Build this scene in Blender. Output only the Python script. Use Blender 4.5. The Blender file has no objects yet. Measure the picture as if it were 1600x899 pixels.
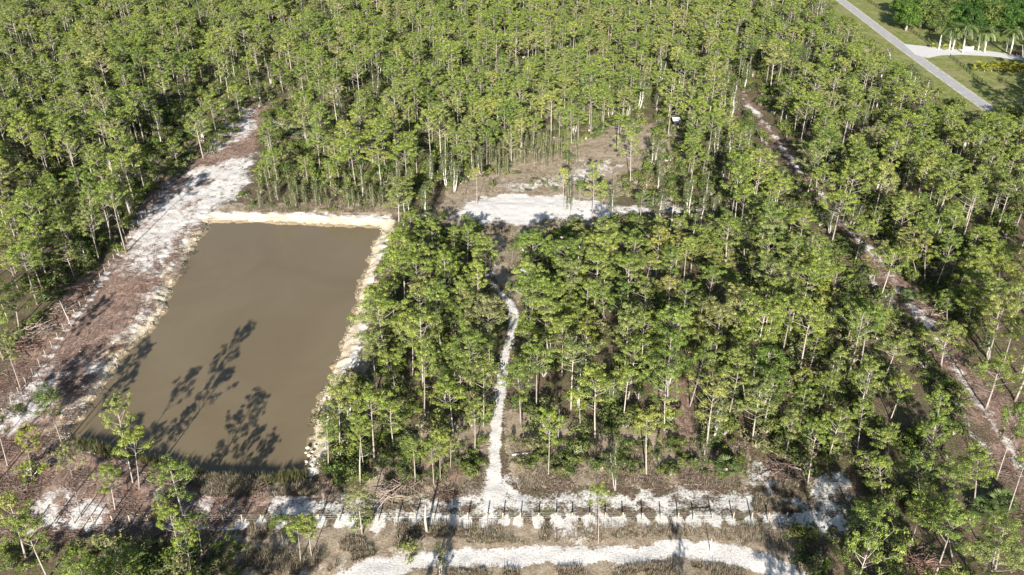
import bpy, math, random
import numpy as np
from mathutils import Vector, Matrix, Euler

# ------------------------------------------------------------------ camera, sky, sun
FPX, PITCH, CAMH = 1306.0, math.radians(31.3), 90.0
SUN_EL, SHADOW_AZ = math.radians(21.5), math.radians(5.0)      # shadows run away from the camera, a little to the right
sc = bpy.context.scene
cam = bpy.data.cameras.new('camera'); cam_o = bpy.data.objects.new('camera', cam)
sc.collection.objects.link(cam_o)
cam.sensor_width = 36; cam.lens = FPX / 1600 * 36; cam.clip_end = 12000; cam.clip_start = 1
cam_o.location = (0, 0, CAMH); cam_o.rotation_euler = (math.radians(90) - PITCH, 0, 0)
sc.camera = cam_o
w = bpy.data.worlds.new('World'); sc.world = w; w.use_nodes = True
nt = w.node_tree; bg = nt.nodes['Background']
sky = nt.nodes.new('ShaderNodeTexSky'); sky.sky_type = 'NISHITA'; sky.sun_disc = False
sky.sun_elevation = SUN_EL; sky.sun_rotation = math.pi + SHADOW_AZ; sky.dust_density = 0.6
nt.links.new(sky.outputs[0], bg.inputs[0]); bg.inputs[1].default_value = 0.058
sun = bpy.data.lights.new('sun', 'SUN'); sun.energy = 5.0; sun.angle = math.radians(0.5); sun.color = (1, 0.945, 0.86)
sun_o = bpy.data.objects.new('sun', sun); sc.collection.objects.link(sun_o)
dirv = Vector((math.sin(SHADOW_AZ) * math.cos(SUN_EL), math.cos(SHADOW_AZ) * math.cos(SUN_EL), -math.sin(SUN_EL)))
sun_o.rotation_euler = dirv.to_track_quat('-Z', 'Y').to_euler(); sun_o.location = (0, -60, 120)
sc.view_settings.view_transform = 'Standard'; sc.view_settings.look = 'None'
sc.view_settings.exposure = 1.12; sc.view_settings.gamma = 1
sc.render.engine = 'CYCLES'
sc.cycles.max_bounces = 5; sc.cycles.diffuse_bounces = 3; sc.cycles.glossy_bounces = 2
sc.cycles.transmission_bounces = 2; sc.cycles.transparent_max_bounces = 4

random.seed(7); rng = np.random.default_rng(7)
ROOT = sc.collection

# ------------------------------------------------------------------ survey: photo direction -> ground point
SN, CS = math.sin(PITCH), math.cos(PITCH)
def ray(u, v):
    a = (u - 800) / FPX; b = (v - 449.5) / FPX
    return np.array([a, CS - SN * b, -SN - CS * b])
def G(u, v, z=0.0):
    d = ray(u, v); t = (CAMH - z) / -d[2]
    return float(d[0] * t), float(d[1] * t)
def top_of(b, t):
    x, y = G(*b); d = ray(*t); k = y / d[1]
    return CAMH + d[2] * k, float(d[0] * k) - x
def proj(x, y, z):
    dz = z - CAMH
    dep = y * CS - dz * SN; up = y * SN + dz * CS
    return 800 + FPX * x / dep, 449.5 - FPX * up / dep, dep
def PG(pts, z=0.0): return np.array([G(u, v, z) for u, v in pts])

def inside(P, poly):
    x, y = P[:, 0], P[:, 1]; r = np.zeros(len(P), bool); n = len(poly)
    for i in range(n):
        x1, y1 = poly[i]; x2, y2 = poly[(i + 1) % n]
        if y1 == y2: continue
        c = ((y1 > y) != (y2 > y)) & (x < (x2 - x1) * (y - y1) / (y2 - y1) + x1)
        r ^= c
    return r
def dist_line(P, line, closed=False):
    d = np.full(len(P), 1e9); n = len(line)
    for i in range(n if closed else n - 1):
        a = line[i]; b = line[(i + 1) % n]; ab = b - a; L = max(ab @ ab, 1e-9)
        t = np.clip(((P - a) @ ab) / L, 0, 1)
        q = P - (a + t[:, None] * ab)
        d = np.minimum(d, np.hypot(q[:, 0], q[:, 1]))
    return d
def sdf(P, poly, pad=9.0):
    lo = poly.min(0) - pad; hi = poly.max(0) + pad
    k = (P[:, 0] > lo[0]) & (P[:, 0] < hi[0]) & (P[:, 1] > lo[1]) & (P[:, 1] < hi[1])
    r = np.full(len(P), -pad); Q_ = P[k]
    if len(Q_): d = dist_line(Q_, poly, True); r[k] = np.where(inside(Q_, poly), d, -d)
    return r
def in_poly(u, v, p):
    c = False; n = len(p); j = n - 1
    for i in range(n):
        if (p[i][1] > v) != (p[j][1] > v) and u < (p[j][0] - p[i][0]) * (v - p[i][1]) / (p[j][1] - p[i][1]) + p[i][0]: c = not c
        j = i
    return c
def soft(s, w=1.0): return np.clip(0.5 + s / (2 * w), 0, 1)

# ------------------------------------------------------------------ object helpers
def tag(o, label=None, cat=None, group=None, kind=None):
    if label: o['label'] = label
    if cat: o['category'] = cat
    if group: o['group'] = group
    if kind: o['kind'] = kind
    return o
def link(o, parent=None):
    ROOT.objects.link(o)
    if parent is not None: o.parent = parent
    return o
def empty(name, loc=(0, 0, 0)):
    o = bpy.data.objects.new(name, None); o.location = loc; o.empty_display_size = 0.5
    return link(o)
class MB:
    def __init__(s): s.v = []; s.f = []; s.m = []; s.a = []
    def face(s, pts, mi=0, a=0.5):
        n = len(s.v); s.v += [tuple(p) for p in pts]; s.f.append(tuple(range(n, n + len(pts)))); s.m.append(mi); s.a.append(a)
    def grid_add(s, vs, fs, mi=0, a=0.5):
        n = len(s.v); s.v += [tuple(p) for p in vs]
        for f in fs: s.f.append(tuple(n + i for i in f)); s.m.append(mi); s.a.append(a)
    def tube(s, pts, rad, k=6, mi=0, a=0.5, cap=True):
        pts = [Vector(p) for p in pts]; rings = []
        for i, p in enumerate(pts):
            d = (pts[min(i + 1, len(pts) - 1)] - pts[max(i - 1, 0)]).normalized()
            x = d.cross(Vector((0.3, 0.9, 0.1)));
            if x.length < 0.05: x = d.cross(Vector((1, 0, 0)))
            x.normalize(); y = d.cross(x)
            rings.append([p + (x * math.cos(t) + y * math.sin(t)) * rad[i] for t in [2 * math.pi * j / k for j in range(k)]])
        vs = [q for r in rings for q in r]; fs = []
        for i in range(len(pts) - 1):
            for j in range(k): fs.append((i * k + j, i * k + (j + 1) % k, (i + 1) * k + (j + 1) % k, (i + 1) * k + j))
        if cap: fs.append(tuple(reversed(range(k)))); fs.append(tuple((len(pts) - 1) * k + j for j in range(k)))
        s.grid_add(vs, fs, mi, a)
    def box(s, c, size, rot=0.0, mi=0, a=0.5, tilt=None):
        hx, hy, hz = [q / 2 for q in size]; M = Matrix.Rotation(rot, 3, 'Z')
        if tilt is not None: M = tilt
        vs = [Vector(c) + M @ Vector((sx * hx, sy * hy, sz * hz)) for sx, sy, sz in
              [(-1, -1, -1), (1, -1, -1), (1, 1, -1), (-1, 1, -1), (-1, -1, 1), (1, -1, 1), (1, 1, 1), (-1, 1, 1)]]
        s.grid_add(vs, [(0, 3, 2, 1), (4, 5, 6, 7), (0, 1, 5, 4), (1, 2, 6, 5), (2, 3, 7, 6), (3, 0, 4, 7)], mi, a)
    def lump(s, c, r, rnd, mi=0, a=0.5):
        vs = []; fs = []; nu, nv = 7, 4
        vs.append((c[0], c[1], c[2] + r[2] * rnd.uniform(.8, 1.1)))
        for i in range(1, nv):
            t = math.pi * i / nv
            for j in range(nu):
                p = 2 * math.pi * j / nu; q = rnd.uniform(.75, 1.2)
                vs.append((c[0] + r[0] * q * math.sin(t) * math.cos(p), c[1] + r[1] * q * math.sin(t) * math.sin(p), c[2] + r[2] * q * math.cos(t)))
        vs.append((c[0], c[1], c[2] - r[2]))
        for j in range(nu): fs.append((0, 1 + j, 1 + (j + 1) % nu))
        for i in range(nv - 2):
            for j in range(nu): fs.append((1 + i * nu + j, 1 + (i + 1) * nu + j, 1 + (i + 1) * nu + (j + 1) % nu, 1 + i * nu + (j + 1) % nu))
        for j in range(nu): fs.append((len(vs) - 1, 1 + (nv - 2) * nu + (j + 1) % nu, 1 + (nv - 2) * nu + j))
        s.grid_add(vs, fs, mi, a)
    def leaf(s, c, n, length, width, rnd, mi=0, a=0.5):
        n = Vector(n).normalized(); t = Vector((rnd.uniform(-1, 1), rnd.uniform(-1, 1), rnd.uniform(-1, 1)))
        t = (t - n * t.dot(n));
        if t.length < 1e-3: t = Vector((1, 0, 0))
        t.normalize(); b = n.cross(t); c = Vector(c)
        s.face([c - t * length * .5, c + b * width * .5, c + t * length * .5, c - b * width * .5], mi, a)
    def mesh(s, name, mats, smooth=False):
        me = bpy.data.meshes.new(name); me.from_pydata(s.v, [], s.f)
        if not isinstance(mats, (list, tuple)): mats = [mats]
        for m in mats: me.materials.append(m)
        me.polygons.foreach_set('material_index', s.m)
        at = me.attributes.new('tone', 'FLOAT', 'FACE'); at.data.foreach_set('value', s.a)
        if smooth: me.polygons.foreach_set('use_smooth', [True] * len(s.f))
        me.update(); return me
    def obj(s, name, mats, parent=None, smooth=False, loc=(0, 0, 0)):
        o = bpy.data.objects.new(name, s.mesh(name, mats, smooth)); o.location = loc
        return link(o, parent)

# ------------------------------------------------------------------ materials
def new_mat(name):
    m = bpy.data.materials.new(name); m.use_nodes = True
    n = m.node_tree.nodes; b = n['Principled BSDF']; b.inputs['Roughness'].default_value = 0.9
    b.inputs['Specular IOR Level'].default_value = 0.2
    return m, m.node_tree, b
def nd(t, typ, **kw):
    x = t.nodes.new(typ)
    for k, v in kw.items(): setattr(x, k, v)
    return x
def noise(t, scale, detail=3, rough=0.6, vec=None, dist=0.0):
    x = nd(t, 'ShaderNodeTexNoise'); x.inputs['Scale'].default_value = scale; x.inputs['Detail'].default_value = detail
    x.inputs['Roughness'].default_value = rough; x.inputs['Distortion'].default_value = dist
    if vec is not None: t.links.new(vec, x.inputs['Vector'])
    return x.outputs['Fac']
def ramp(t, fac, stops):
    r = nd(t, 'ShaderNodeValToRGB'); e = r.color_ramp.elements
    while len(e) < len(stops): e.new(0.5)
    for q, (p, c) in zip(e, stops): q.position = p; q.color = (*c, 1) if len(c) == 3 else c
    t.links.new(fac, r.inputs[0]); return r.outputs[0]
def mathn(t, op, a, b=None, clamp=False):
    x = nd(t, 'ShaderNodeMath', operation=op); x.use_clamp = clamp
    for i, q in enumerate((a, b)):
        if q is None: continue
        if isinstance(q, (int, float)): x.inputs[i].default_value = q
        else: t.links.new(q, x.inputs[i])
    return x.outputs[0]
def mix(t, fac, a, b, mode='MIX'):
    x = nd(t, 'ShaderNodeMix', data_type='RGBA', blend_type=mode)
    for i, q in ((0, fac), (6, a), (7, b)):
        if isinstance(q, (int, float)): x.inputs[i].default_value = q
        elif isinstance(q, tuple): x.inputs[i].default_value = (*q, 1)
        else: t.links.new(q, x.inputs[i])
    return x.outputs[2]
def step(t, v, lo, hi):
    x = nd(t, 'ShaderNodeMapRange', interpolation_type='SMOOTHSTEP'); t.links.new(v, x.inputs[0])
    x.inputs[1].default_value = lo; x.inputs[2].default_value = hi; return x.outputs[0]

def leaf_mat(name, stops, translucent=0.25, rough=0.6, spec=.25):
    """foliage: kind colours spread over individuals (Object Info random), small variation per clump"""
    m, t, b = new_mat(name)
    oi = nd(t, 'ShaderNodeObjectInfo'); at = nd(t, 'ShaderNodeAttribute', attribute_name='tone')
    col = ramp(t, oi.outputs['Random'], stops)
    sep = nd(t, 'ShaderNodeSeparateColor'); t.links.new(oi.outputs['Color'], sep.inputs[0])
    yel = mathn(t, 'SUBTRACT', 1.0, sep.outputs[0], True)
    col = mix(t, yel, col, (0.30, 0.28, 0.04))
    bro = mathn(t, 'SUBTRACT', 1.0, sep.outputs[2], True)
    col = mix(t, bro, col, (0.26, 0.13, 0.05))
    var = mathn(t, 'MULTIPLY_ADD', at.outputs['Fac'], 0.85); var.node.inputs[2].default_value = 0.60
    hs = nd(t, 'ShaderNodeHueSaturation'); t.links.new(col, hs.inputs['Color']); t.links.new(var, hs.inputs['Value'])
    hue = mathn(t, 'MULTIPLY_ADD', at.outputs['Fac'], -0.03); hue.node.inputs[2].default_value = 0.515
    t.links.new(hue, hs.inputs['Hue'])
    t.links.new(hs.outputs[0], b.inputs['Base Color']); b.inputs['Roughness'].default_value = rough; b.inputs['Specular IOR Level'].default_value = spec
    if translucent:
        tr = nd(t, 'ShaderNodeBsdfTranslucent'); ms = nd(t, 'ShaderNodeMixShader'); ms.inputs[0].default_value = translucent
        t.links.new(hs.outputs[0], tr.inputs[0]); t.links.new(b.outputs[0], ms.inputs[1]); t.links.new(tr.outputs[0], ms.inputs[2])
        t.links.new(ms.outputs[0], t.nodes['Material Output'].inputs[0])
    return m
PINE = leaf_mat('pine_needles', [(0, (0.110, 0.170, 0.030)), (.2, (0.195, 0.252, 0.042)), (.4, (0.138, 0.196, 0.040)), (.6, (0.220, 0.270, 0.048)), (.8, (0.172, 0.210, 0.062)), (.93, (0.25, 0.275, 0.062)), (1, (0.22, 0.225, 0.09))], translucent=.15, rough=0.5, spec=.35)
GREY = leaf_mat('grey_green_leaves', [(0, (0.105, 0.125, 0.050)), (.5, (0.145, 0.155, 0.075)), (1, (0.115, 0.150, 0.055))])
SHRUB = leaf_mat('shrub_leaves', [(0, (0.075, 0.115, 0.028)), (.3, (0.12, 0.145, 0.045)), (.6, (0.155, 0.205, 0.035)), (.8, (0.20, 0.185, 0.10)), (1, (0.10, 0.165, 0.03))])
OAKL = leaf_mat('broad_leaves', [(0, (0.05, 0.11, 0.020)), (.5, (0.09, 0.16, 0.025)), (1, (0.11, 0.15, 0.04))])
PALML = leaf_mat('palm_fronds', [(0, (0.085, 0.13, 0.04)), (1, (0.12, 0.16, 0.055))], rough=0.4)
HEDGE = leaf_mat('yellow_green_fronds', [(0, (0.20, 0.23, 0.03)), (1, (0.28, 0.27, 0.04))])
DRYG = leaf_mat('dry_grass_blades', [(0, (0.22, 0.165, 0.12)), (.4, (0.33, 0.265, 0.20)), (.7, (0.18, 0.155, 0.10)), (1, (0.42, 0.36, 0.29))], 0.15)
GRNG = leaf_mat('scrub_blades', [(0, (0.085, 0.105, 0.035)), (.5, (0.13, 0.125, 0.055)), (1, (0.16, 0.14, 0.075))], 0.15)
TWIG = leaf_mat('brush_twigs', [(0, (0.20, 0.13, 0.10)), (.5, (0.13, 0.085, 0.065)), (1, (0.32, 0.26, 0.21))], 0)
def bark(name, a, b2):
    m, t, b = new_mat(name); oi = nd(t, 'ShaderNodeObjectInfo'); tc = nd(t, 'ShaderNodeTexCoord')
    mp = nd(t, 'ShaderNodeMapping'); mp.inputs['Scale'].default_value = (4, 4, 0.8); t.links.new(tc.outputs['Object'], mp.inputs[0])
    n = noise(t, 1.5, 4, 0.7, mp.outputs[0])
    c = ramp(t, n, [(0.3, a), (0.7, b2)])
    v = mathn(t, 'MULTIPLY_ADD', oi.outputs['Random'], 0.5); v.node.inputs[2].default_value = 0.75
    c = mix(t, 1.0, c, c); hs = nd(t, 'ShaderNodeHueSaturation'); t.links.new(c, hs.inputs['Color']); t.links.new(v, hs.inputs['Value'])
    t.links.new(hs.outputs[0], b.inputs['Base Color']); return m
BARK = bark('pine_bark', (0.23, 0.190, 0.160), (0.46, 0.41, 0.365))
PALE = bark('pale_bark', (0.38, 0.355, 0.31), (0.58, 0.55, 0.50))
DEAD = bark('weathered_wood', (0.36, 0.33, 0.30), (0.58, 0.54, 0.49))
PALMB = bark('palm_trunk_bark', (0.40, 0.38, 0.34), (0.58, 0.55, 0.50))
def plain(name, c, rough=0.6, var=0.12, spec=0.3, metallic=0.0, sc_=3.0):
    m, t, b = new_mat(name); tc = nd(t, 'ShaderNodeTexCoord')
    n = noise(t, sc_, 4, 0.65, tc.outputs['Object'])
    c1 = tuple(q * (1 - var) for q in c); c2 = tuple(min(1, q * (1 + var)) for q in c)
    t.links.new(ramp(t, n, [(0.3, c1), (0.7, c2)]), b.inputs['Base Color'])
    b.inputs['Roughness'].default_value = rough; b.inputs['Specular IOR Level'].default_value = spec; b.inputs['Metallic'].default_value = metallic
    return m
POSTM = plain('raw_pine_post', (0.40, 0.34, 0.25)); WIRE = plain('galvanised_wire', (0.45, 0.45, 0.45), 0.4, metallic=0.6)
WHITEP = plain('white_paint', (0.78, 0.78, 0.76), 0.5); BLACKP = plain('black_paint', (0.03, 0.03, 0.032), 0.5)
REDP = plain('red_paint', (0.55, 0.04, 0.03), 0.4); RUBBER = plain('rubber', (0.025, 0.025, 0.025), 0.8)
GLASSD = plain('dark_glass', (0.03, 0.035, 0.04), 0.1, spec=0.5); STONE = plain('pale_limestone', (0.56, 0.49, 0.37), 0.9, 0.25)
CONC = plain('concrete', (0.60, 0.59, 0.57), 0.85, 0.08, sc_=0.7); TANP = plain('bare_tan_wood', (0.5, 0.4, 0.3))

def ground_mat():
    m, t, b = new_mat('ground_cover'); geo = nd(t, 'ShaderNodeNewGeometry'); P = geo.outputs['Position']
    za = nd(t, 'ShaderNodeAttribute', attribute_name='zone_a'); zb = nd(t, 'ShaderNodeAttribute', attribute_name='zone_b')
    sa = nd(t, 'ShaderNodeSeparateColor'); t.links.new(za.outputs['Color'], sa.inputs[0])
    sb = nd(t, 'ShaderNodeSeparateColor'); t.links.new(zb.outputs['Color'], sb.inputs[0])
    big = noise(t, 0.13, 5, 0.6, P); med = noise(t, 0.55, 5, 0.65, P, 0.6); fine = noise(t, 3.2, 5, 0.7, P); tiny = noise(t, 8.0, 4, 0.75, P)
    mp = nd(t, 'ShaderNodeMapping'); mp.inputs['Scale'].default_value = (1.0, 0.25, 1); mp.inputs['Rotation'].default_value = (0, 0, 0.5); t.links.new(P, mp.inputs[0])
    strk = noise(t, 2.2, 5, 0.75, mp.outputs[0], 1.5)
    mp2 = nd(t, 'ShaderNodeMapping'); mp2.inputs['Scale'].default_value = (0.22, 1.0, 1); mp2.inputs['Rotation'].default_value = (0, 0, 0.25); t.links.new(P, mp2.inputs[0])
    strk2 = noise(t, 2.6, 5, 0.75, mp2.outputs[0], 1.5)
    speck = mathn(t, 'ADD', mathn(t, 'MULTIPLY', fine, 0.55), mathn(t, 'MULTIPLY', tiny, 0.45))
    litter = ramp(t, speck, [(0.38, (0.035, 0.028, 0.020)), (0.47, (0.10, 0.072, 0.050)), (0.55, (0.19, 0.14, 0.10)), (0.66, (0.38, 0.31, 0.24))])
    litter = mix(t, step(t, med, 0.45, 0.6), litter, ramp(t, speck, [(0.36, (0.05, 0.06, 0.025)), (0.5, (0.115, 0.115, 0.05)), (0.62, (0.22, 0.19, 0.10))]))
    red = ramp(t, strk, [(0.34, (0.06, 0.038, 0.028)), (0.46, (0.195, 0.120, 0.088)), (0.56, (0.30, 0.205, 0.158)), (0.70, (0.52, 0.43, 0.36))])
    red = mix(t, mathn(t, 'MULTIPLY', step(t, strk2, 0.52, 0.62), 0.55), red, (0.48, 0.40, 0.35))
    sand = ramp(t, speck, [(0.33, (0.30, 0.25, 0.20)), (0.41, (0.50, 0.45, 0.39)), (0.49, (0.72, 0.69, 0.65)), (0.60, (0.82, 0.80, 0.77))])
    sand = mix(t, mathn(t, 'MULTIPLY', step(t, strk2, 0.52, 0.64), 0.55), sand, (0.42, 0.37, 0.31))
    yel = ramp(t, speck, [(0.36, (0.32, 0.23, 0.13)), (0.5, (0.58, 0.46, 0.30)), (0.64, (0.74, 0.65, 0.49))])
    grass = ramp(t, mathn(t, 'ADD', mathn(t, 'MULTIPLY', speck, .6), mathn(t, 'MULTIPLY', med, .4)), [(0.38, (0.09, 0.12, 0.03)), (0.5, (0.19, 0.22, 0.06)), (0.6, (0.34, 0.32, 0.15))]); grass = mix(t, mathn(t, 'MULTIPLY', step(t, big, .45, .65), .65), grass, (0.30, 0.26, 0.14))
    dry = ramp(t, mathn(t, 'ADD', mathn(t, 'MULTIPLY', speck, .7), mathn(t, 'MULTIPLY', med, .3)), [(0.37, (0.10, 0.075, 0.05)), (0.46, (0.25, 0.195, 0.135)), (0.54, (0.40, 0.33, 0.245)), (0.63, (0.58, 0.52, 0.43))])
    wob = mathn(t, 'ADD', mathn(t, 'MULTIPLY', med, 0.6), mathn(t, 'MULTIPLY', fine, 0.4))
    def zone(ch, amp=1.3, lo=0.42, hi=0.58):
        v = mathn(t, 'ADD', ch, mathn(t, 'MULTIPLY', mathn(t, 'SUBTRACT', wob, 0.5), amp)); return step(t, v, lo, hi)
    c = litter
    c = mix(t, zone(sb.outputs[0], 1.4), c, dry)
    c = mix(t, zone(sa.outputs[1], 1.6), c, red)
    c = mix(t, zone(sa.outputs[2], 0.8), c, grass)
    c = mix(t, zone(sa.outputs[0], 2.3, 0.28, 0.68), c, sand)
    c = mix(t, mathn(t, 'MULTIPLY', zone(sb.outputs[1], 1.2, .35, .65), .8), c, yel)
    wet = zone(sb.outputs[2], 0.5)
    c = mix(t, mathn(t, 'MULTIPLY', wet, 0.75), c, (0.20, 0.15, 0.085))
    t.links.new(c, b.inputs['Base Color'])
    bm = nd(t, 'ShaderNodeBump'); bm.inputs['Strength'].default_value = 0.55; bm.inputs['Distance'].default_value = 0.16
    t.links.new(mathn(t, 'ADD', fine, mathn(t, 'MULTIPLY', strk, 0.6)), bm.inputs['Height']); t.links.new(bm.outputs[0], b.inputs['Normal'])
    b.inputs['Roughness'].default_value = 0.95; b.inputs['Specular IOR Level'].default_value = 0.1
    return m
GROUND = ground_mat()

# ------------------------------------------------------------------ the plan of the ground (surveyed lines and areas)
WATER_Z = -1.1
pond = PG([(330, 348), (345, 348), (420, 350), (500, 354), (590, 357), (594, 362), (577, 388), (572, 412), (560, 445), (553, 475), (546, 508), (534, 525),
           (528, 550), (510, 592), (500, 618), (487, 650), (483, 690), (478, 720), (472, 744), (430, 752), (400, 755), (360, 750), (310, 736), (260, 722),
           (200, 708), (150, 695), (112, 684), (112, 675), (150, 625), (185, 575), (195, 555), (235, 520), (262, 485), (272, 450), (290, 420), (300, 395), (312, 378), (324, 358)], WATER_Z)
bank = PG([(300, 335), (340, 331), (500, 333), (617, 338), (618, 352), (600, 388), (590, 430), (578, 480), (574, 520), (560, 558), (545, 590), (520, 628), (505, 650),
           (508, 690), (495, 735), (470, 742), (480, 700), (486, 640), (520, 560), (570, 400), (588, 350), (420, 343), (330, 345), (300, 400), (285, 440), (265, 480), (240, 520),
           (200, 560), (160, 620), (110, 680), (90, 660), (130, 600), (180, 550), (215, 510), (245, 470), (262, 440), (270, 400)])
left_clear = PG([(330, 335), (300, 330), (345, 280), (400, 235), (440, 170), (400, 160), (330, 200), (210, 330), (188, 400), (110, 440), (60, 520), (0, 590), (-120, 740), (-120, 830), (0, 845),
                 (100, 850), (230, 850), (330, 830), (400, 800), (520, 775), (520, 750), (400, 762), (300, 750), (200, 722), (110, 700), (90, 690), (170, 570), (260, 460), (290, 400)])
left_sand = [PG(p) for p in [
    [(300, 262), (400, 240), (385, 300), (330, 335), (305, 345), (280, 380), (255, 435), (200, 435), (180, 415), (200, 385), (215, 345), (270, 290)],
    [(330, 210), (370, 170), (400, 165), (405, 200), (350, 240), (320, 240)],
    [(0, 610), (60, 590), (90, 560), (130, 540), (150, 560), (110, 600), (60, 660), (0, 700)],
    [(212, 470), (262, 435), (300, 400), (245, 520), (195, 570), (130, 665), (70, 700), (90, 630), (150, 560), (190, 510)],
    [(300, 770), (380, 770), (400, 800), (380, 825), (320, 825), (290, 800)], [(60, 770), (150, 770), (180, 800), (100, 830), (40, 830)],
    [(225, 765), (285, 765), (290, 790), (230, 790)], [(400, 765), (520, 768), (640, 785), (700, 770), (700, 815), (560, 812), (400, 815)]]]
centre_sand = [PG(p) for p in [
    [(735, 312), (800, 303), (870, 306), (960, 318), (960, 342), (870, 343), (850, 350), (740, 348), (715, 330)],
    [(950, 320), (1160, 325), (1165, 331), (1040, 334), (950, 340)], [(910, 250), (960, 255), (960, 272), (915, 268)],
    [(480, 190), (510, 195), (500, 215), (400, 205), (440, 170)], [(1000, 285), (1060, 290), (1050, 330), (1000, 320)], [(770, 292), (840, 280), (900, 262), (950, 248), (980, 262), (910, 285), (820, 300)],
    [(1172, 718), (1195, 712), (1215, 740), (1250, 735), (1258, 800), (1200, 795), (1190, 760), (1175, 745)],
    [(1270, 740), (1320, 745), (1340, 800), (1280, 810)], [(650, 330), (700, 335), (740, 345), (650, 345)],
    [(690, 770), (760, 735), (790, 735), (840, 770), (1060, 765), (1200, 765), (1250, 800), (1250, 815), (1000, 800), (840, 800), (640, 815), (640, 780)],
    [(1190, 790), (1260, 790), (1340, 820), (1340, 835), (1200, 822)], [(862, 800), (905, 800), (900, 850), (870, 840)], [(640, 855), (560, 880), (480, 885), (560, 905), (640, 880)],
    [(1030, 505), (1065, 500), (1070, 520), (1030, 520)], [(990, 555), (1030, 550), (1030, 575), (1000, 575)]]]
dry_zone = [PG(p) for p in [
    [(680, 345), (700, 290), (740, 240), (820, 200), (900, 220), (950, 195), (1075, 190), (1075, 290), (960, 310), (960, 350), (830, 360), (815, 480), (770, 430), (750, 360)],
    [(330, 320), (640, 310), (640, 338), (330, 333)], [(600, 690), (770, 640), (780, 760), (560, 790)], [(785, 640), (1170, 690), (1170, 765), (800, 760)],
    [(340, 899), (340, 840), (640, 810), (1250, 815), (1260, 960), (300, 960)], [(755, 500), (775, 500), (768, 640), (750, 640)], [(180, 700), (480, 742), (500, 775), (400, 775), (200, 735)],
    [(1450, 80), (1600, 100), (1600, 140), (1500, 120)], [(1330, 40), (1365, 50), (1372, 85), (1340, 85)], [(560, 560), (580, 470), (595, 470), (560, 640), (530, 690), (515, 690)]]]
grass_zone = PG([(1290, -40), (1300, 30), (1340, 50), (1370, 85), (1480, 165), (1545, 185), (1640, 170), (1900, 150), (1900, -60), (1290, -60)])
right_band = PG([(1140, 140), (1172, 140), (1215, 205), (1285, 280), (1370, 380), (1440, 440), (1500, 500), (1560, 590), (1640, 680), (1760, 800), (1780, 900), (1600, 830), (1540, 740), (1470, 620), (1400, 480), (1330, 390), (1240, 300), (1200, 230)])
right_track = PG([(1158, 150), (1205, 205), (1245, 262), (1300, 325), (1340, 375), (1375, 405), (1420, 470), (1460, 520), (1490, 570), (1535, 640), (1590, 720), (1650, 800)])
right_track2 = PG([(1150, 160), (1190, 215), (1230, 275), (1275, 330), (1330, 400), (1390, 470), (1440, 560), (1500, 640), (1560, 740)])
trail = PG([(780, 372), (775, 400), (768, 425), (762, 436), (776, 452), (796, 474), (804, 492), (802, 512), (795, 535), (789, 560), (785, 590), (780, 625), (776, 660), (773, 700), (773, 735), (768, 765), (765, 795)])
trail_flare = PG([(735, 800), (752, 765), (766, 728), (784, 728), (795, 755), (835, 800)])
road = PG([(500, 925), (545, 900), (600, 886), (660, 878), (730, 872), (800, 869), (900, 867), (980, 864), (1050, 857), (1110, 862), (1150, 869), (1200, 882), (1250, 905), (1290, 935)])
paved = PG([(1260, -42), (1313, 0), (1340, 20), (1370, 43), (1400, 66), (1460, 110), (1516, 150), (1552, 175), (1620, 220), (1700, 275)])
drive = PG([(1412, 69), (1450, 73), (1500, 77), (1545, 80), (1600, 88), (1700, 104), (1700, 111), (1600, 95), (1545, 88), (1500, 86), (1470, 87), (1450, 91), (1430, 86)])
red_small = [PG(p) for p in [[(1010, 600), (1060, 580), (1090, 600), (1095, 700), (1020, 700)], [(1000, 290), (1050, 280), (1060, 310), (1010, 320)], [(640, 700), (720, 700), (740, 760), (620, 770)], [(1160, 700), (1250, 720), (1250, 760), (1200, 755)]]]

bot_posts = [(u, 819 - 0.0075 * u) for u in (26, 55, 86, 116, 147, 177, 204, 233, 262, 291, 320, 350, 379, 409, 439, 469, 499, 530, 561, 591)] + \
            [(u, 813) for u in (621, 649, 678, 704, 731, 761, 786, 813, 841, 869, 894, 921, 946, 973, 1003, 1032, 1059, 1083, 1112, 1145, 1174, 1200)] + \
            [(1228, 813), (1256, 814), (1285, 815), (1314, 816), (1343, 817)]
left_posts = []
a0 = np.array(G(72, 557)); a1 = np.array(G(246, 312)); dvec = (a1 - a0) / np.linalg.norm(a1 - a0)
for k in range(-14, 40):
    p = a0 + dvec * k * 2.75
    if p[1] < 225: left_posts.append(p)
BP = np.array([G(u, v) for u, v in bot_posts])

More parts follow.
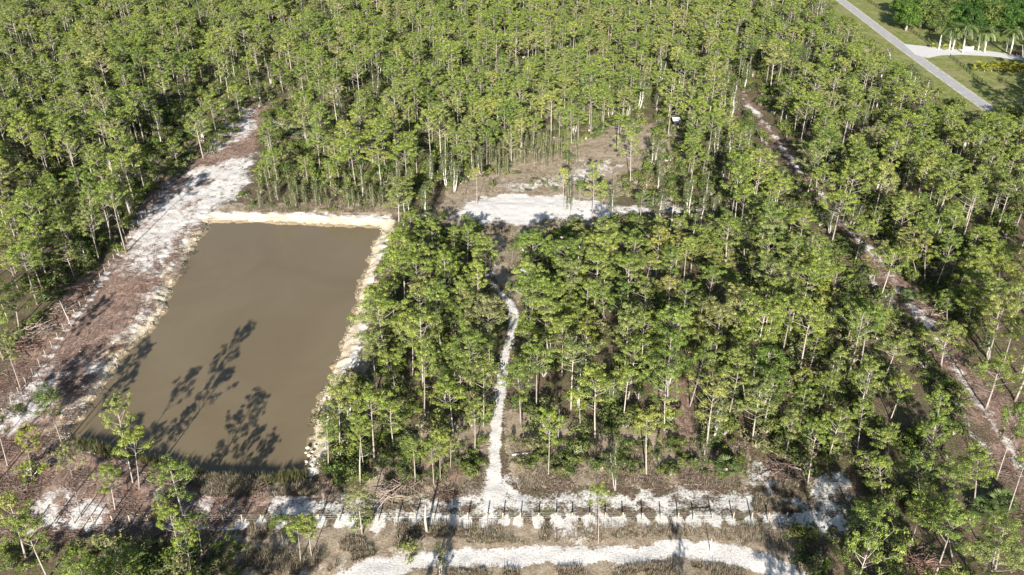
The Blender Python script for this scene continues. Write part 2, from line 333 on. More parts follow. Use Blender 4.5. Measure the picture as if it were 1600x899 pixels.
def vnoise(x, y, s, seed):
    """smooth value noise on the plane"""
    r = np.random.default_rng(seed); T = r.random((256, 256))
    X = x / s + 1000; Y = y / s + 1000; i = np.floor(X).astype(int); j = np.floor(Y).astype(int)
    fx = X - i; fy = Y - j; fx = fx * fx * (3 - 2 * fx); fy = fy * fy * (3 - 2 * fy)
    g = lambda a, b: T[a % 256, b % 256]
    return (g(i, j) * (1 - fx) + g(i + 1, j) * fx) * (1 - fy) + (g(i, j + 1) * (1 - fx) + g(i + 1, j + 1) * fx) * fy
def height(P):
    x, y = P[:, 0], P[:, 1]
    s = sdf(P, pond)                                    # positive in the water
    s = s + (vnoise(x, y, 3.0, 1) - .5) * 1.3 + (vnoise(x, y, 1.1, 2) - .5) * 0.8
    z = np.where(s > 0, WATER_Z - np.clip(s * 0.6, 0, 1.6), WATER_Z + np.clip(-s, 0, 3.2) / 3.2 * -WATER_Z)
    far = np.clip(-s / 3, 0, 1)
    z += far * ((vnoise(x, y, 6, 3) - .5) * .35 + (vnoise(x, y, 1.6, 4) - .5) * .16)
    nb = (s < 0) & (s > -7)
    z += np.where(nb, (vnoise(x, y, .8, 5) - .5) * .35, 0)
    flat = np.clip(dist_line(P, paved) / 4 - .9, 0, 1) * np.clip(-sdf(P, drive) / 2, 0, 1)
    return np.where(y > 230, z * flat, z)

rows = np.concatenate([[-600, -200, 0], np.arange(60, 200, 0.42), np.arange(200, 300, .8), np.arange(300, 470, 1.3), [520, 700, 1200, 2500, 6000]])
cols = np.linspace(-1, 1, 560)
colx = np.concatenate([[-40, -8], cols, [8, 40]])
W = 0.60 * np.clip(rows, 60, 480) + 26
XX = W[:, None] * colx[None, :]; YY = np.repeat(rows[:, None], len(colx), 1)
GP = np.stack([XX.ravel(), YY.ravel()], 1)
near = (np.abs(GP[:, 0]) < 500) & (GP[:, 1] > -10) & (GP[:, 1] < 600)
Z = np.zeros(len(GP)); Z[near] = height(GP[near])
za = np.zeros((len(GP), 4), np.float32); zb = np.zeros((len(GP), 4), np.float32); za[:, 3] = zb[:, 3] = 1
Q = GP[near]
def mx(cur, *fields):
    for f in fields: cur = np.maximum(cur, f)
    return cur
wn = lambda s_, k, a_: (vnoise(Q[:, 0], Q[:, 1], s_, k) - .5) * a_
sd_pond = sdf(Q, pond, 14); d_trail = dist_line(Q, trail) + wn(2.6, 51, .5) + wn(.8, 52, .35); d_road = dist_line(Q, road) + wn(4, 53, .8) + wn(1.2, 54, .7)
rut = 0.28 * np.exp(-(d_trail / .35) ** 2)
f_trail = np.clip(soft(.72 - d_trail, .6), 0, 1) * np.interp(Q[:, 1], [100, 138, 150, 165, 185, 200], [1, .95, .55, .36, .36, .0]) * 1.25 - rut
f_trail = f_trail * np.where((Q[:, 1] > 163), .72, 1)
f_road = soft(1.35 - d_road, .7) * 1.22 - 0.35 * np.exp(-((dist_line(Q, road) - .75) / .28) ** 2)
d_rt = dist_line(Q, right_track) + wn(3, 55, 2.2) + wn(1, 56, .8); d_rt2 = dist_line(Q, right_track2) + wn(3, 57, 2)
d_bp = np.full(len(Q), 9e9)
for i_, p in enumerate(BP):
    q_ = .8 + .45 * ((i_ * 7919) % 13) / 13; d_bp = np.minimum(d_bp, np.hypot((Q[:, 0] - p[0] - .2 * (i_ % 3 - 1)) / (.75 * q_), (Q[:, 1] - p[1] + .2) / q_))
for p in left_posts: d_bp = np.minimum(d_bp, np.hypot((Q[:, 0] - p[0] - .5) / 1.3, (Q[:, 1] - p[1])) + .55)
sand = mx(np.zeros(len(Q)), f_trail, f_road, soft(sdf(Q, trail_flare) + wn(1.5, 63, 1.5), 1.5) * .72, *[soft(sdf(Q, p) + wn(3, 60, 4), 3.0) * .64 for p in left_sand[:1]], *[soft(sdf(Q, p) + wn(3, 59, 3.5), 2.4) * .54 for p in left_sand[1:]],
          *[soft(sdf(Q, p) + wn(2.5, 61, 3.5), 1.6) * .95 for p in centre_sand[:1]], *[soft(sdf(Q, p) + wn(2.5, 62, 3), 2.0) * .55 for p in centre_sand[1:]],
          soft(.9 - d_rt, .9) * .62, soft(.6 - d_rt2, .9) * .42, soft(1.1 - d_bp + wn(.7, 58, 1.1), .5) * 1.3, soft(sdf(Q, bank) + wn(2, 71, 1.6), 1.0) * .8)
za[near, 0] = np.clip(sand, 0, 1.6)
za[near, 1] = np.clip(mx(soft(sdf(Q, left_clear), 2) * .92, soft(sdf(Q, right_band) + wn(4, 80, 5), 3.5) * .58, *[soft(sdf(Q, p), 2) * .6 for p in red_small]), 0, 1)
za[near, 2] = soft(sdf(Q, grass_zone), 2)
zb[near, 0] = np.clip(mx(np.zeros(len(Q)), *[soft(sdf(Q, p), 2) * .98 for p in dry_zone]), 0, 1)
zb[near, 1] = np.clip(soft(3.1 + sd_pond + wn(1.6, 70, 2.2), 1.6) * np.where(Q[:, 1] < 97, .0, np.where(Q[:, 0] < -50, .62, .70)), 0, 1)
zb[near, 2] = soft(sd_pond + .15, .35)
nr, nc = XX.shape
idx = np.arange(nr * nc).reshape(nr, nc)
F = np.stack([idx[:-1, :-1], idx[:-1, 1:], idx[1:, 1:], idx[1:, :-1]], -1).reshape(-1, 4)
def sheet(name, V, F, A, B, mat):
    me = bpy.data.meshes.new(name); me.from_pydata(V.tolist(), [], F.tolist()); me.materials.append(mat)
    for nm, D in (('zone_a', A), ('zone_b', B)):
        at = me.attributes.new(nm, 'FLOAT_COLOR', 'POINT'); at.data.foreach_set('color', D.astype(np.float32).ravel())
    me.polygons.foreach_set('use_smooth', [True] * len(F)); me.update()
    return link(bpy.data.objects.new(name, me))
GV = np.stack([GP[:, 0], GP[:, 1], Z], 1)
g = sheet('ground', GV, F, za, zb, GROUND)
tag(g, 'brown leaf litter, reddish mulch and pale sand of the flat woodland floor', 'ground', kind='structure')
def overlay(name, sel, label, cat, dz=0.012):
    s = np.zeros(len(GP), bool); ni = np.where(near)[0]; s[ni[sel]] = True
    fs = F[s[F].all(1)]; u, inv = np.unique(fs, return_inverse=True); V = GV[u].copy(); V[:, 2] += dz
    o = sheet(name, V, inv.reshape(-1, 4), za[u], zb[u], GROUND); return tag(o, label, cat, kind='structure')
overlay('sand_road', d_road < 1.9, 'curving white sand road with wheel ruts along the bottom edge', 'road')
overlay('sand_track', ((d_trail < 1.7) & (Q[:, 1] < 185)) | (sdf(Q, trail_flare) > -.5), 'narrow white sand track running up through the pines to a dry clearing', 'track')
overlay('pond_bank', (sd_pond < 0.8) & ((sdf(Q, bank) > -.6) | (sd_pond > -3)), 'crumbly cream and yellow sand bank round the pond', 'bank', 0.008)
overlay('firebreak_path', ((d_rt < 2) | (d_rt2 < 1.6)), 'shaded reddish firebreak path with a pale wheel track through the right hand pines', 'path')

# pond water: muddy, slightly rippled
m, t, b = new_mat('muddy_water'); geo = nd(t, 'ShaderNodeNewGeometry')
n1 = noise(t, 0.03, 4, 0.6, geo.outputs['Position'], 1.2)
t.links.new(ramp(t, n1, [(0.35, (0.165, 0.127, 0.075)), (0.65, (0.192, 0.152, 0.094))]), b.inputs['Base Color'])
b.inputs['Roughness'].default_value = 0.09; b.inputs['Specular IOR Level'].default_value = 0.5; b.inputs['IOR'].default_value = 1.33
bm = nd(t, 'ShaderNodeBump'); bm.inputs['Strength'].default_value = 0.25; bm.inputs['Distance'].default_value = 0.05
t.links.new(noise(t, 1.6, 3, 0.6, geo.outputs['Position']), bm.inputs['Height']); t.links.new(bm.outputs[0], b.inputs['Normal'])
WATER = m
c0 = pond.mean(0); wp = c0 + (pond - c0) * 1.05
mb = MB(); mb.grid_add([(p[0], p[1], WATER_Z) for p in wp], [tuple(range(len(wp)))])
o = mb.obj('pond_water', WATER); tag(o, 'still muddy olive brown water of the long rectangular pond', 'pond', kind='structure')

# paved road and driveway
def strip(name, line, half, z, mat, label, cat):
    mb = MB(); n = len(line); L = []; R = []
    for i in range(n):
        d = line[min(i + 1, n - 1)] - line[max(i - 1, 0)]; d /= np.linalg.norm(d); q = np.array([-d[1], d[0]]) * half
        L.append((*(line[i] + q), z)); R.append((*(line[i] - q), z))
    vs = L + R; mb.grid_add(vs, [(i, n + i, n + i + 1, i + 1) for i in range(n - 1)])
    o = mb.obj(name, mat); return tag(o, label, cat, kind='structure')
m, t, b = new_mat('worn_asphalt'); geo = nd(t, 'ShaderNodeNewGeometry')
n1 = noise(t, 0.5, 5, 0.7, geo.outputs['Position']); t.links.new(ramp(t, n1, [(0.3, (0.32, 0.32, 0.32)), (0.7, (0.46, 0.45, 0.44))]), b.inputs['Base Color'])
strip('paved_road', paved, 1.85, 0.03, m, 'straight pale grey paved lane crossing the upper right corner', 'road')
m, t, b = new_mat('shoulder_sand'); geo = nd(t, 'ShaderNodeNewGeometry')
n1 = noise(t, 0.9, 5, 0.7, geo.outputs['Position']); t.links.new(ramp(t, n1, [(0.35, (0.22, 0.22, 0.10)), (0.5, (0.5, 0.47, 0.40)), (.7, (.66, .64, .6))]), b.inputs['Base Color'])
strip('road_shoulder', paved, 2.6, 0.015, m, 'sandy shoulder along both edges of the paved lane', 'road edge')
mb = MB(); mb.grid_add([(p[0], p[1], 0.04) for p in drive], [tuple(range(len(drive)))])
tag(mb.obj('driveway', CONC), 'wide white concrete driveway leading off the paved lane between palms', 'driveway', kind='structure')

# ------------------------------------------------------------------ plants: prototypes (meshes only)
def limb(mb, p, d, L, r, rnd, curve=0.25, k=4, mi=0):
    pts = [Vector(p)]; d = Vector(d).normalized()
    for i in range(3):
        d = (d + Vector((rnd.uniform(-.2, .2), rnd.uniform(-.2, .2), curve * rnd.uniform(.3, 1.2)))).normalized()
        pts.append(pts[-1] + d * L / 3)
    mb.tube(pts, [r, r * .75, r * .5, r * .22], k, mi, rnd.random(), cap=False); return pts
def clump(mb, c, r, n, rnd, ln, wd, flat=.65, tone=None, jit=.8, up=0.0):
    a0 = rnd.random() if tone is None else tone
    for _ in range(n):
        th = rnd.uniform(0, 2 * math.pi); z = rnd.uniform(-.75, 1); q = math.sqrt(max(0, 1 - z * z)); rr = rnd.uniform(.55, 1.08) * r
        dv = Vector((q * math.cos(th), q * math.sin(th), z)); p = Vector(c) + Vector((dv.x * rr, dv.y * rr, dv.z * rr * flat))
        nn = dv + Vector((rnd.uniform(-jit, jit), rnd.uniform(-jit, jit), rnd.uniform(-.6, 1) * jit + up))
        mb.leaf(p, nn, ln * rnd.uniform(.7, 1.3), wd * rnd.uniform(.7, 1.3), rnd, 0, min(1, max(0, a0 + rnd.uniform(-.4, .4))))
def pine_meshes(i, H=13.0, R=3.0, base=0.58, nl=15, dens=1.0, lop=0.0):
    rnd = random.Random(100 + i); tb = MB(); cb = MB()
    bx, by = rnd.uniform(-.35, .35), rnd.uniform(-.35, .35); n = 8; axis = []
    for k in range(n + 1):
        f = k / n; axis.append(Vector((bx * math.sin(f * 2.2), by * math.sin(f * 2.0), f * H * .95)))
    tb.tube(axis, [0.145 * (1 - .74 * (k / n)) + (.05 if k == 0 else 0) for k in range(n + 1)], 7)
    def at(z):
        f = min(max(z / (H * .95), 0), .999) * n; k = int(f); return axis[k].lerp(axis[k + 1], f - k)
    for k in range(rnd.randint(2, 5)):                    # dead stubs below the crown
        z = H * rnd.uniform(.34, base); th = rnd.uniform(0, 6.28)
        limb(tb, at(z), (math.cos(th), math.sin(th), rnd.uniform(-.1, .4)), rnd.uniform(.6, 1.8), .035, rnd, .1, 3)
    az = rnd.uniform(0, 6.28); nl = int(nl * 1.25)
    tuft = lambda c, r: clump(cb, c, r, int(125 * dens * r * r + 18), rnd, .29, .105, .52, jit=.5, up=.15)
    for k in range(nl):
        f = (k + rnd.random() * .6) / nl; z = H * (base + (0.93 - base) * f); az += 2.4 + rnd.uniform(-.6, .6)
        prof = (0.60 + 0.75 * math.sin(math.pi * min(1, (f * .80 + .15)))) * (1 - .30 * f)
        L = R * prof * rnd.uniform(.5, 1.2) * (1 + lop * math.cos(az)); el = rnd.uniform(.05, .5) + f * .45
        pts = limb(tb, at(z), (math.cos(az), math.sin(az), el), L, .05 * (1.1 - f * .6), rnd, .22)
        sc_ = (1 - .2 * f) * (R / 3.0) ** .5
        tuft(pts[3], rnd.uniform(.50, .82) * sc_)
        for m_ in range(rnd.choice((2, 3, 3, 4))):
            side = Vector((-math.sin(az), math.cos(az), 0)) * rnd.uniform(-1.25, 1.25) * (L / R * .5 + .5) + Vector((math.cos(az), math.sin(az), 0)) * rnd.uniform(-.5, .6) + Vector((0, 0, rnd.uniform(-.1, .6)))
            o0 = pts[2] if m_ % 2 else pts[3]; q = o0 + side
            tb.tube([o0, q], [.022, .01], 3, cap=False); tuft(q, rnd.uniform(.36, .66) * sc_)
    tp = at(H * .95)
    for k in range(5): tuft(tp + Vector((rnd.uniform(-.9, .9), rnd.uniform(-.9, .9), rnd.uniform(-.5, .4))), rnd.uniform(.45, .7))
    return tb.mesh('trunk', BARK, True), cb.mesh('crown', PINE)
PINES = [pine_meshes(0, 13, 3.0, .52, 16), pine_meshes(1, 13, 3.3, .58, 14), pine_meshes(2, 13, 2.7, .46, 18), pine_meshes(3, 13, 3.1, .62, 13), pine_meshes(4, 13, 3.0, .54, 15, 1, .35),
         pine_meshes(5, 13, 2.4, .42, 18, .8), pine_meshes(6, 13, 3.4, .52, 19, 1.1), pine_meshes(7, 13, 2.8, .64, 12, .9, .3), pine_meshes(8, 13, 3.2, .50, 14, .7, -.3), pine_meshes(9, 13, 2.2, .60, 11, .9)]
CROWN_D = [6.6, 7.0, 6.0, 6.6, 6.8, 5.4, 7.4, 6.0, 6.8, 5.0]
def grey_meshes(i, H=9.0):
    rnd = random.Random(300 + i); tb = MB(); cb = MB(); tp = []
    for s in range(rnd.choice((1, 2, 2))):
        dx, dy = rnd.uniform(-.5, .5) * (s > 0), rnd.uniform(-.5, .5) * (s > 0)
        axis = [Vector((dx * (.2 + k / 6 * 1.6), dy * (.2 + k / 6 * 1.6), H * (1 - .15 * s) * k / 6)) + Vector((rnd.uniform(-.12, .12), rnd.uniform(-.12, .12), 0)) for k in range(7)]
        tb.tube(axis, [.15 * (1 - .8 * k / 6) for k in range(7)], 6)
        for k in range(22):
            f = rnd.uniform(.22, 1); j = min(5, int(f * 6)); p = axis[j].lerp(axis[j + 1], f * 6 - j if f < 1 else 1); th = rnd.uniform(0, 6.28)
            L = (1.15 - .75 * f) * rnd.uniform(.7, 1.5); pts = limb(tb, p, (math.cos(th), math.sin(th), 1.0), L, .03, rnd, .2, 3)
            clump(cb, pts[3], rnd.uniform(.42, .7), 26, rnd, .34, .11, 1.2)
    return tb.mesh('trunk', PALE, True), cb.mesh('crown', GREY)
GREYS = [grey_meshes(i) for i in range(4)]
def sapling_mesh(i, H=4.2):
    rnd = random.Random(400 + i); tb = MB(); cb = MB(); tb.tube([(0, 0, 0), (.05, .03, H * .5), (.02, 0, H)], [.05, .035, .01], 4)
    for k in range(11): f = k / 10; clump(cb, (rnd.uniform(-.12, .12), rnd.uniform(-.12, .12), H * (.15 + .83 * f)), .42 * (1.1 - .75 * f), 13, rnd, .36, .09, 1.5)
    return tb.mesh('stem', BARK), cb.mesh('foliage', GREY)
SAPS = [sapling_mesh(i) for i in range(3)]
def shrub_meshes(i):
    rnd = random.Random(500 + i); tb = MB(); cb = MB(); n = 9 if i % 2 else 13
    for k in range(n):
        th = rnd.uniform(0, 6.28); rr = rnd.uniform(.1, 1.05); h = rnd.uniform(.5, 1.5) * (1.2 - .4 * rr)
        q = Vector((math.cos(th) * rr, math.sin(th) * rr, h)); tb.tube([(0, 0, 0), q * .6 + Vector((0, 0, .15)), q], [.03, .02, .01], 3, cap=False)
        clump(cb, q, rnd.uniform(.35, .6), 30, rnd, .30, .13, .8)
    return tb.mesh('stems', DEAD), cb.mesh('foliage', SHRUB)
SHRUBS = [shrub_meshes(i) for i in range(4)]
def fan_palm_mesh(i, h, mat, nleaf=16):
    """rosette of fan leaves (palmetto, or head of a cabbage palm)"""
    rnd = random.Random(600 + i); cb = MB()
    for k in range(nleaf):
        th = k * 2.4 + rnd.uniform(-.3, .3); el = rnd.uniform(-.15, 1.2); L = rnd.uniform(.55, .85)
        d = Vector((math.cos(th) * math.cos(el), math.sin(th) * math.cos(el), math.sin(el))); c = Vector((0, 0, h)) + d * L
        side = d.cross(Vector((0, 0, 1)))
        if side.length < .1: side = Vector((1, 0, 0))
        side.normalize(); up = side.cross(d); cb.tube([(0, 0, h), c], [.02, .012], 3, 0, .5, False); a = rnd.random()
        for j in range(9):
            ang = (j - 4) * .33; e = (d * math.cos(ang) + side * math.sin(ang)).normalized(); tip = c + e * .75 - up * .12 * abs(j - 4) * .4 + Vector((0, 0, -.12)); s2 = e.cross(up).normalized() * .07
            cb.face([c, c + e * .4 + s2, tip, c + e * .4 - s2], 0, a)
    return cb
def feather_palm(i, h):
    rnd = random.Random(700 + i); cb = MB()
    for k in range(17):
        th = k * 2.4; el0 = rnd.uniform(.1, 1.25); d = Vector((math.cos(th), math.sin(th), 0)); p = Vector((0, 0, h)); e = el0; a = rnd.random(); sp = [p.copy()]
        for j in range(8):
            p = p + (d * math.cos(e) + Vector((0, 0, math.sin(e)))) * .5; e -= .24; sp.append(p.copy())
        cb.tube(sp, [.05 - .005 * j for j in range(9)], 3, 0, a, False); sd = Vector((-d.y, d.x, 0))
        for j in range(1, 9):
            for s in (-1, 1):
                for q in (0, .5):
                    c = sp[j].lerp(sp[j - 1], q); tip = c + sd * s * (.85 - .04 * j) + d * .3 + Vector((0, 0, -.35)); cb.face([c, c + d * .12 + sd * s * .35, tip], 0, a)
    return cb

# ------------------------------------------------------------------ where trees stand
def lean_tree(name, meshes, part_names, base, h, H0, sxy, rot, lean=0.0, color=None, **tg):
    o = empty(name, (base[0], base[1], -0.05)); o.rotation_euler = (0, math.atan2(lean, h), 0)
    o.rotation_mode = 'XYZ'
    for nm, me in zip(part_names, meshes):
        c = bpy.data.objects.new(nm, me); c.rotation_euler = (0, 0, rot); c.scale = (sxy, sxy, h / H0)
        if color: c.color = color
        link(c, o)
    return tag(o, **tg)
YEL, BRN = (.6, 1, 1, 1), (1, 1, 0, 1)
# base, top, crown width (photo pixels at which they were surveyed), tint, label
T = [
 ((208,755),(178,618),50,0,'tallest lone pine with two-tiered crown in front of the pond, lower left'),
 ((218,762),(205,672),60,0,'shorter pine with a wide low crown close beside the tallest pond-front pine'),
 ((180,797),(163,727),42,0,'small thin pine on red mulch just left of the twin pines by the pond'),
 ((126,808),(98,698),45,0,'pine with narrow drooping crown at the fence posts below the pond left corner'),
 ((96,690),(75,610),52,0,'pine with round tufted crown over the white sand left of the pond corner'),
 ((288,813),(262,722),60,0,'pine leaning over the near pond shore with crown against the water'),
 ((50,750),(36,668),35,1,'narrow yellow-green pine in the bushes left of the pond corner'),
 ((40,672),(28,632),32,0,'small pine on the sand at the left picture edge'),
 ((12,728),(-10,640),40,0,'pine trunk cut by the left picture edge below the sand'),
 ((40,870),(10,775),60,0,'large pine crown at the lower left picture edge over the fence corner'),
 ((75,905),(35,805),64,0,'broad bright pine crown in the bottom left corner'),
 ((285,880),(262,792),44,0,'pine in front of the mulch strip left of a forked pair'),
 ((300,905),(285,815),42,0,'lower pine of a pair at the bottom left edge'),
 ((316,868),(306,802),36,0,'slim pine with trunk in dry grass at the bottom left'),
 ((262,838),(246,788),28,0,'small bushy pine beside the fence posts, lower left'),
 ((205,930),(178,862),62,0,'low pine crown cut by the bottom edge, left of the dry grass'),
 ((-70,762),(-110,655),60,0,'OUT'),((-40,795),(-80,690),64,0,'OUT'),((-22,742),(-62,640),50,0,'OUT'),
 ((470,878),(462,815),45,0,'middle pine of three young ones in dry grass below the pond'),
 ((487,870),(481,806),40,0,'right pine of three young ones in dry grass below the pond'),
 ((442,850),(436,808),25,0,'left and smallest of three young pines below the pond'),
 ((566,835),(558,766),52,0,'round-crowned young pine over the white sand at the fence, right of the pond'),
 ((935,849),(937,762),30,0,'lone slender pine with a small crown standing in the post fence'),
 ((531,707),(528,600),62,0,'dark dense pine hiding the end of the pond sand bank'),
 ((513,728),(508,652),32,0,'thin grey pine on the bank corner nearest the pond'),
 ((568,730),(562,650),42,0,None),((585,717),(578,610),62,0,'bright broad pine behind the thin trunks east of the pond corner'),
 ((615,699),(612,632),52,0,None),((649,754),(643,686),42,0,'lopsided small pine in open brown bracken left of the sand track'),
 ((678,758),(672,690),34,0,None),((688,751),(685,678),38,0,None),((704,731),(702,681),22,0,None),
 ((742,706),(738,630),46,0,'full pine close to the left side of the white sand track'),
 ((663,651),(660,542),52,0,'tall pine with pale trunk and bare side limbs between pond and track'),
 ((720,633),(716,562),42,0,None),((735,612),(730,518),70,0,'wide yellow-green pine leaning to the track bend'),
 ((694,635),(697,580),42,0,None),((635,560),(620,500),42,0,None),((747,516),(745,408),46,0,'very tall pale-trunked pine at the top of the sand track'),
 ((718,520),(716,440),46,0,None),((725,512),(728,458),30,0,None),((665,507),(663,440),55,0,None),((655,445),(655,402),40,0,None),
 ((713,442),(713,401),40,0,None),((712,400),(710,355),28,0,'dark green pine beside the dry clearing right of the pond'),((622,412),(630,358),52,0,'feathery pine at the far right corner of the pond'),
 ((611,500),(602,437),48,0,None),((600,525),(588,470),44,0,None),((637,512),(634,470),28,0,None),
 ((857,556),(853,465),70,0,'broad dense pine right of the sand track bend'),((878,588),(877,498),58,0,'round dark pine behind the bare trunk right of the track'),
 ((850,490),(850,430),42,0,None),((858,425),(852,378),40,0,None),((946,518),(940,445),40,0,None),((965,520),(978,442),36,0,None),
 ((977,413),(983,364),52,0,None),((1003,465),(1019,398),44,0,None),((1010,510),(1006,446),42,0,None),((1043,510),(1046,432),46,1,'pale yellowish thin pine in the middle of the right stand'),
 ((1003,567),(1010,486),50,0,None),((983,547),(986,495),40,0,None),((814,665),(806,568),64,0,'flat-topped pine leaning over the right side of the sand track'),
 ((930,690),(935,582),78,0,'biggest pine crown in the centre right, with one bare forked limb'),((907,672),(906,612),30,0,None),((1043,630),(1052,518),60,0,'tall pine with pale trunk above the red-brown bare patch'),
 ((857,742),(856,642),44,0,'dark green pine on a double trunk right of the sand track'),((1010,742),(1012,643),58,0,'pine with a tall dark cleft trunk in the brown bracken above the fence'),
 ((1078,635),(1100,545),54,0,'pine with long upswept right limb beside a slim grey tree'),((1195,637),(1202,545),82,0,'very wide dark pine crown in the right stand'),
 ((1165,627),(1160,572),52,0,None),((1262,757),(1280,660),50,0,'pine with forked bare limb over the shaded sandy hollow'),((1227,715),(1240,640),46,0,None),((1245,692),(1256,605),46,0,None),
 ((1276,648),(1292,585),50,0,None),((1340,702),(1350,628),36,0,None),((1096,542),(1086,495),36,1,'low yellow-green pine above the palmettos in the right stand'),
 ((1105,432),(1105,385),56,0,None),((1163,405),(1168,352),52,0,'light green pine with an open crown at the end of the sandy clearing'),((1233,422),(1236,366),38,0,None),((1268,465),(1276,410),42,0,None),
 ((1135,480),(1145,428),40,0,None),((1287,517),(1290,445),34,1,'yellow-crowned pine right of centre in the dense stand'),((1260,640),(1250,575),38,1,'brightest yellow pine crown in the lower right stand'),
 ((1165,545),(1145,485),46,0,None),((1130,530),(1120,478),38,1,'yellow-green pine next to the dense middle stand'),((1395,352),(1397,308),50,0,None),((1507,357),(1500,300),50,0,None),
 ((1445,442),(1450,368),38,1,'yellow pine on the far side of the shaded path'),((1435,440),(1418,378),28,1,'smaller yellow pine beside the path'),((1460,455),(1490,372),40,0,'leaning pine with two bare pale trunks by the shaded path'),
 ((1560,437),(1568,380),72,0,'wide-crowned pine near the right picture edge, upper part'),((1345,572),(1362,480),58,0,None),((1375,605),(1402,530),62,0,None),((1480,506),(1485,458),40,0,'open pine on the bare mulch beside the path'),
 ((1470,575),(1488,508),60,0,'flat pine crown leaning across the shaded path'),((1557,750),(1600,632),46,0,'tall leaning pine trunk on red mulch at the right edge'),((1575,802),(1612,700),44,0,'long bare pine trunk slanting at the lower right edge'),
 ((1381,790),(1376,712),56,0,'pine with bare silver branches over the dark hollow'),((1365,870),(1362,790),84,0,'large spreading pine crown alone in the lower right shade'),((1440,790),(1430,705),60,0,None),
 ((1485,800),(1492,730),62,0,None),((1522,790),(1530,700),60,0,None),((1490,880),(1482,792),72,0,None),((1555,890),(1572,805),64,0,None),((1540,940),(1560,850),84,0,'bright pine crown in the bottom right corner'),
 ((1450,740),(1462,655),52,0,None),((1385,745),(1388,670),54,0,None),((1540,640),(1562,560),80,0,None),((1455,700),(1472,610),48,0,None),
 ((70,405),(38,296),52,0,'pale-trunked pine with branch stubs in the left forest'),((150,385),(136,272),42,0,'leftmost of three tall pines on the forest edge above the mulch'),((173,384),(161,288),30,0,'thin middle pine of the three tall ones on the left forest edge'),
 ((197,395),(172,285),48,0,'tallest pine at the left forest edge with its trunk base on white sand'),((95,340),(84,278),38,0,None),((30,515),(14,448),48,0,None),((32,607),(-2,520),40,0,'leaning pine trunk at the left picture edge above the mulch'),
 ((560,250),(561,205),30,0,None),((985,290),(987,205),40,0,'tall pine in the dry clearing with bare lower trunk'),((965,236),(968,178),44,0,None),((893,238),(890,165),36,0,'tallest of the pale trunks behind the dry clearing'),((873,232),(874,170),24,0,None),
 ((1275,300),(1284,215),34,0,'tall thin pine beside the upper part of the shaded path'),((1163,88),(1165,52),24,2,'rust-brown dying pine crown in the far wood'),((905,318),(900,285),26,0,None),((925,345),(927,255),30,0,'thin tall pine in front of the white sand clearing'),((890,340),(886,262),26,0,None),((955,345),(952,270),34,0,None),((1000,345),(1003,300),34,0,None),((1030,345),(1035,290),40,0,None),
 ((880,330),(880,262),24,0,None),((745,320),(735,262),22,0,None),((940,345),(938,285),28,0,None),((800,410),(803,390),14,0,None),
]
OPEN = [[(float(a_), float(b_)) for a_, b_ in p] for p in [
 [(415,240),(385,325),(625,333),(620,360),(590,440),(565,560),(505,670),(492,745),(520,760),(600,700),(760,690),(765,600),(780,540),(790,500),(755,440),(765,425),(815,480),(815,520),(797,600),(790,690),(1040,700),(1175,705),(1250,725),(1262,815),(1235,830),(1260,905),(340,905),(330,850),(0,850),(-60,900),(-60,600),(0,570),(55,525),(108,445),(180,405),(215,330),(290,262),(400,232)],
 [(690,340),(720,290),(850,245),(900,235),(950,205),(1005,210),(1000,270),(960,300),(950,345),(880,352),(740,354),(680,345)],
 [(325,255),(392,172),(425,165),(405,235),(380,280)], [(1262,298),(1282,300),(1350,385),(1412,452),(1392,460),(1322,388)], [(950,319),(1160,323),(1160,333),(950,343)], [(755,352),(830,352),(820,430),(800,480),(770,430)],
 [(1145,150),(1177,150),(1222,212),(1270,285),(1262,305),(1215,250)],
 [(1395,450),(1425,460),(1475,520),(1515,585),(1560,650),(1620,720),(1660,800),(1610,800),(1545,700),(1480,600),(1425,520)],
 [(1295,-10),(1305,30),(1335,40),(1365,75),(1380,85),(1480,160),(1545,178),(1605,172),(1640,-40),(1400,-60),(1295,-60)],
 [(1055,600),(1095,600),(1100,700),(1045,700)], [(900,545),(975,545),(960,590),(905,580)], [(650,310),(700,300),(700,345),(640,345)], 
 [(1265,740),(1345,740),(1345,830),(1265,830)], [(860,690),(900,600),(880,590),(840,610)], [(370,298),(640,312),(640,333),(345,333)]]]
SPARSE = [[(190,275),(250,200),(330,130),(450,115),(525,165),(530,230),(420,245),(330,290)], [(1310,365),(1350,360),(1410,440),(1395,470),(1340,420)], [(900,235),(960,190),(1070,190),(1075,300),(1160,318),(1160,340),(960,350),(900,300)],
          [(1110,140),(1190,140),(1290,290),(1260,330),(1200,270)], [(1370,430),(1440,440),(1620,690),(1700,830),(1560,830)], [(640,300),(700,250),(720,345),(640,345)]]
def is_open(u, v): 
    return any(in_poly(u, v, p) for p in OPEN)

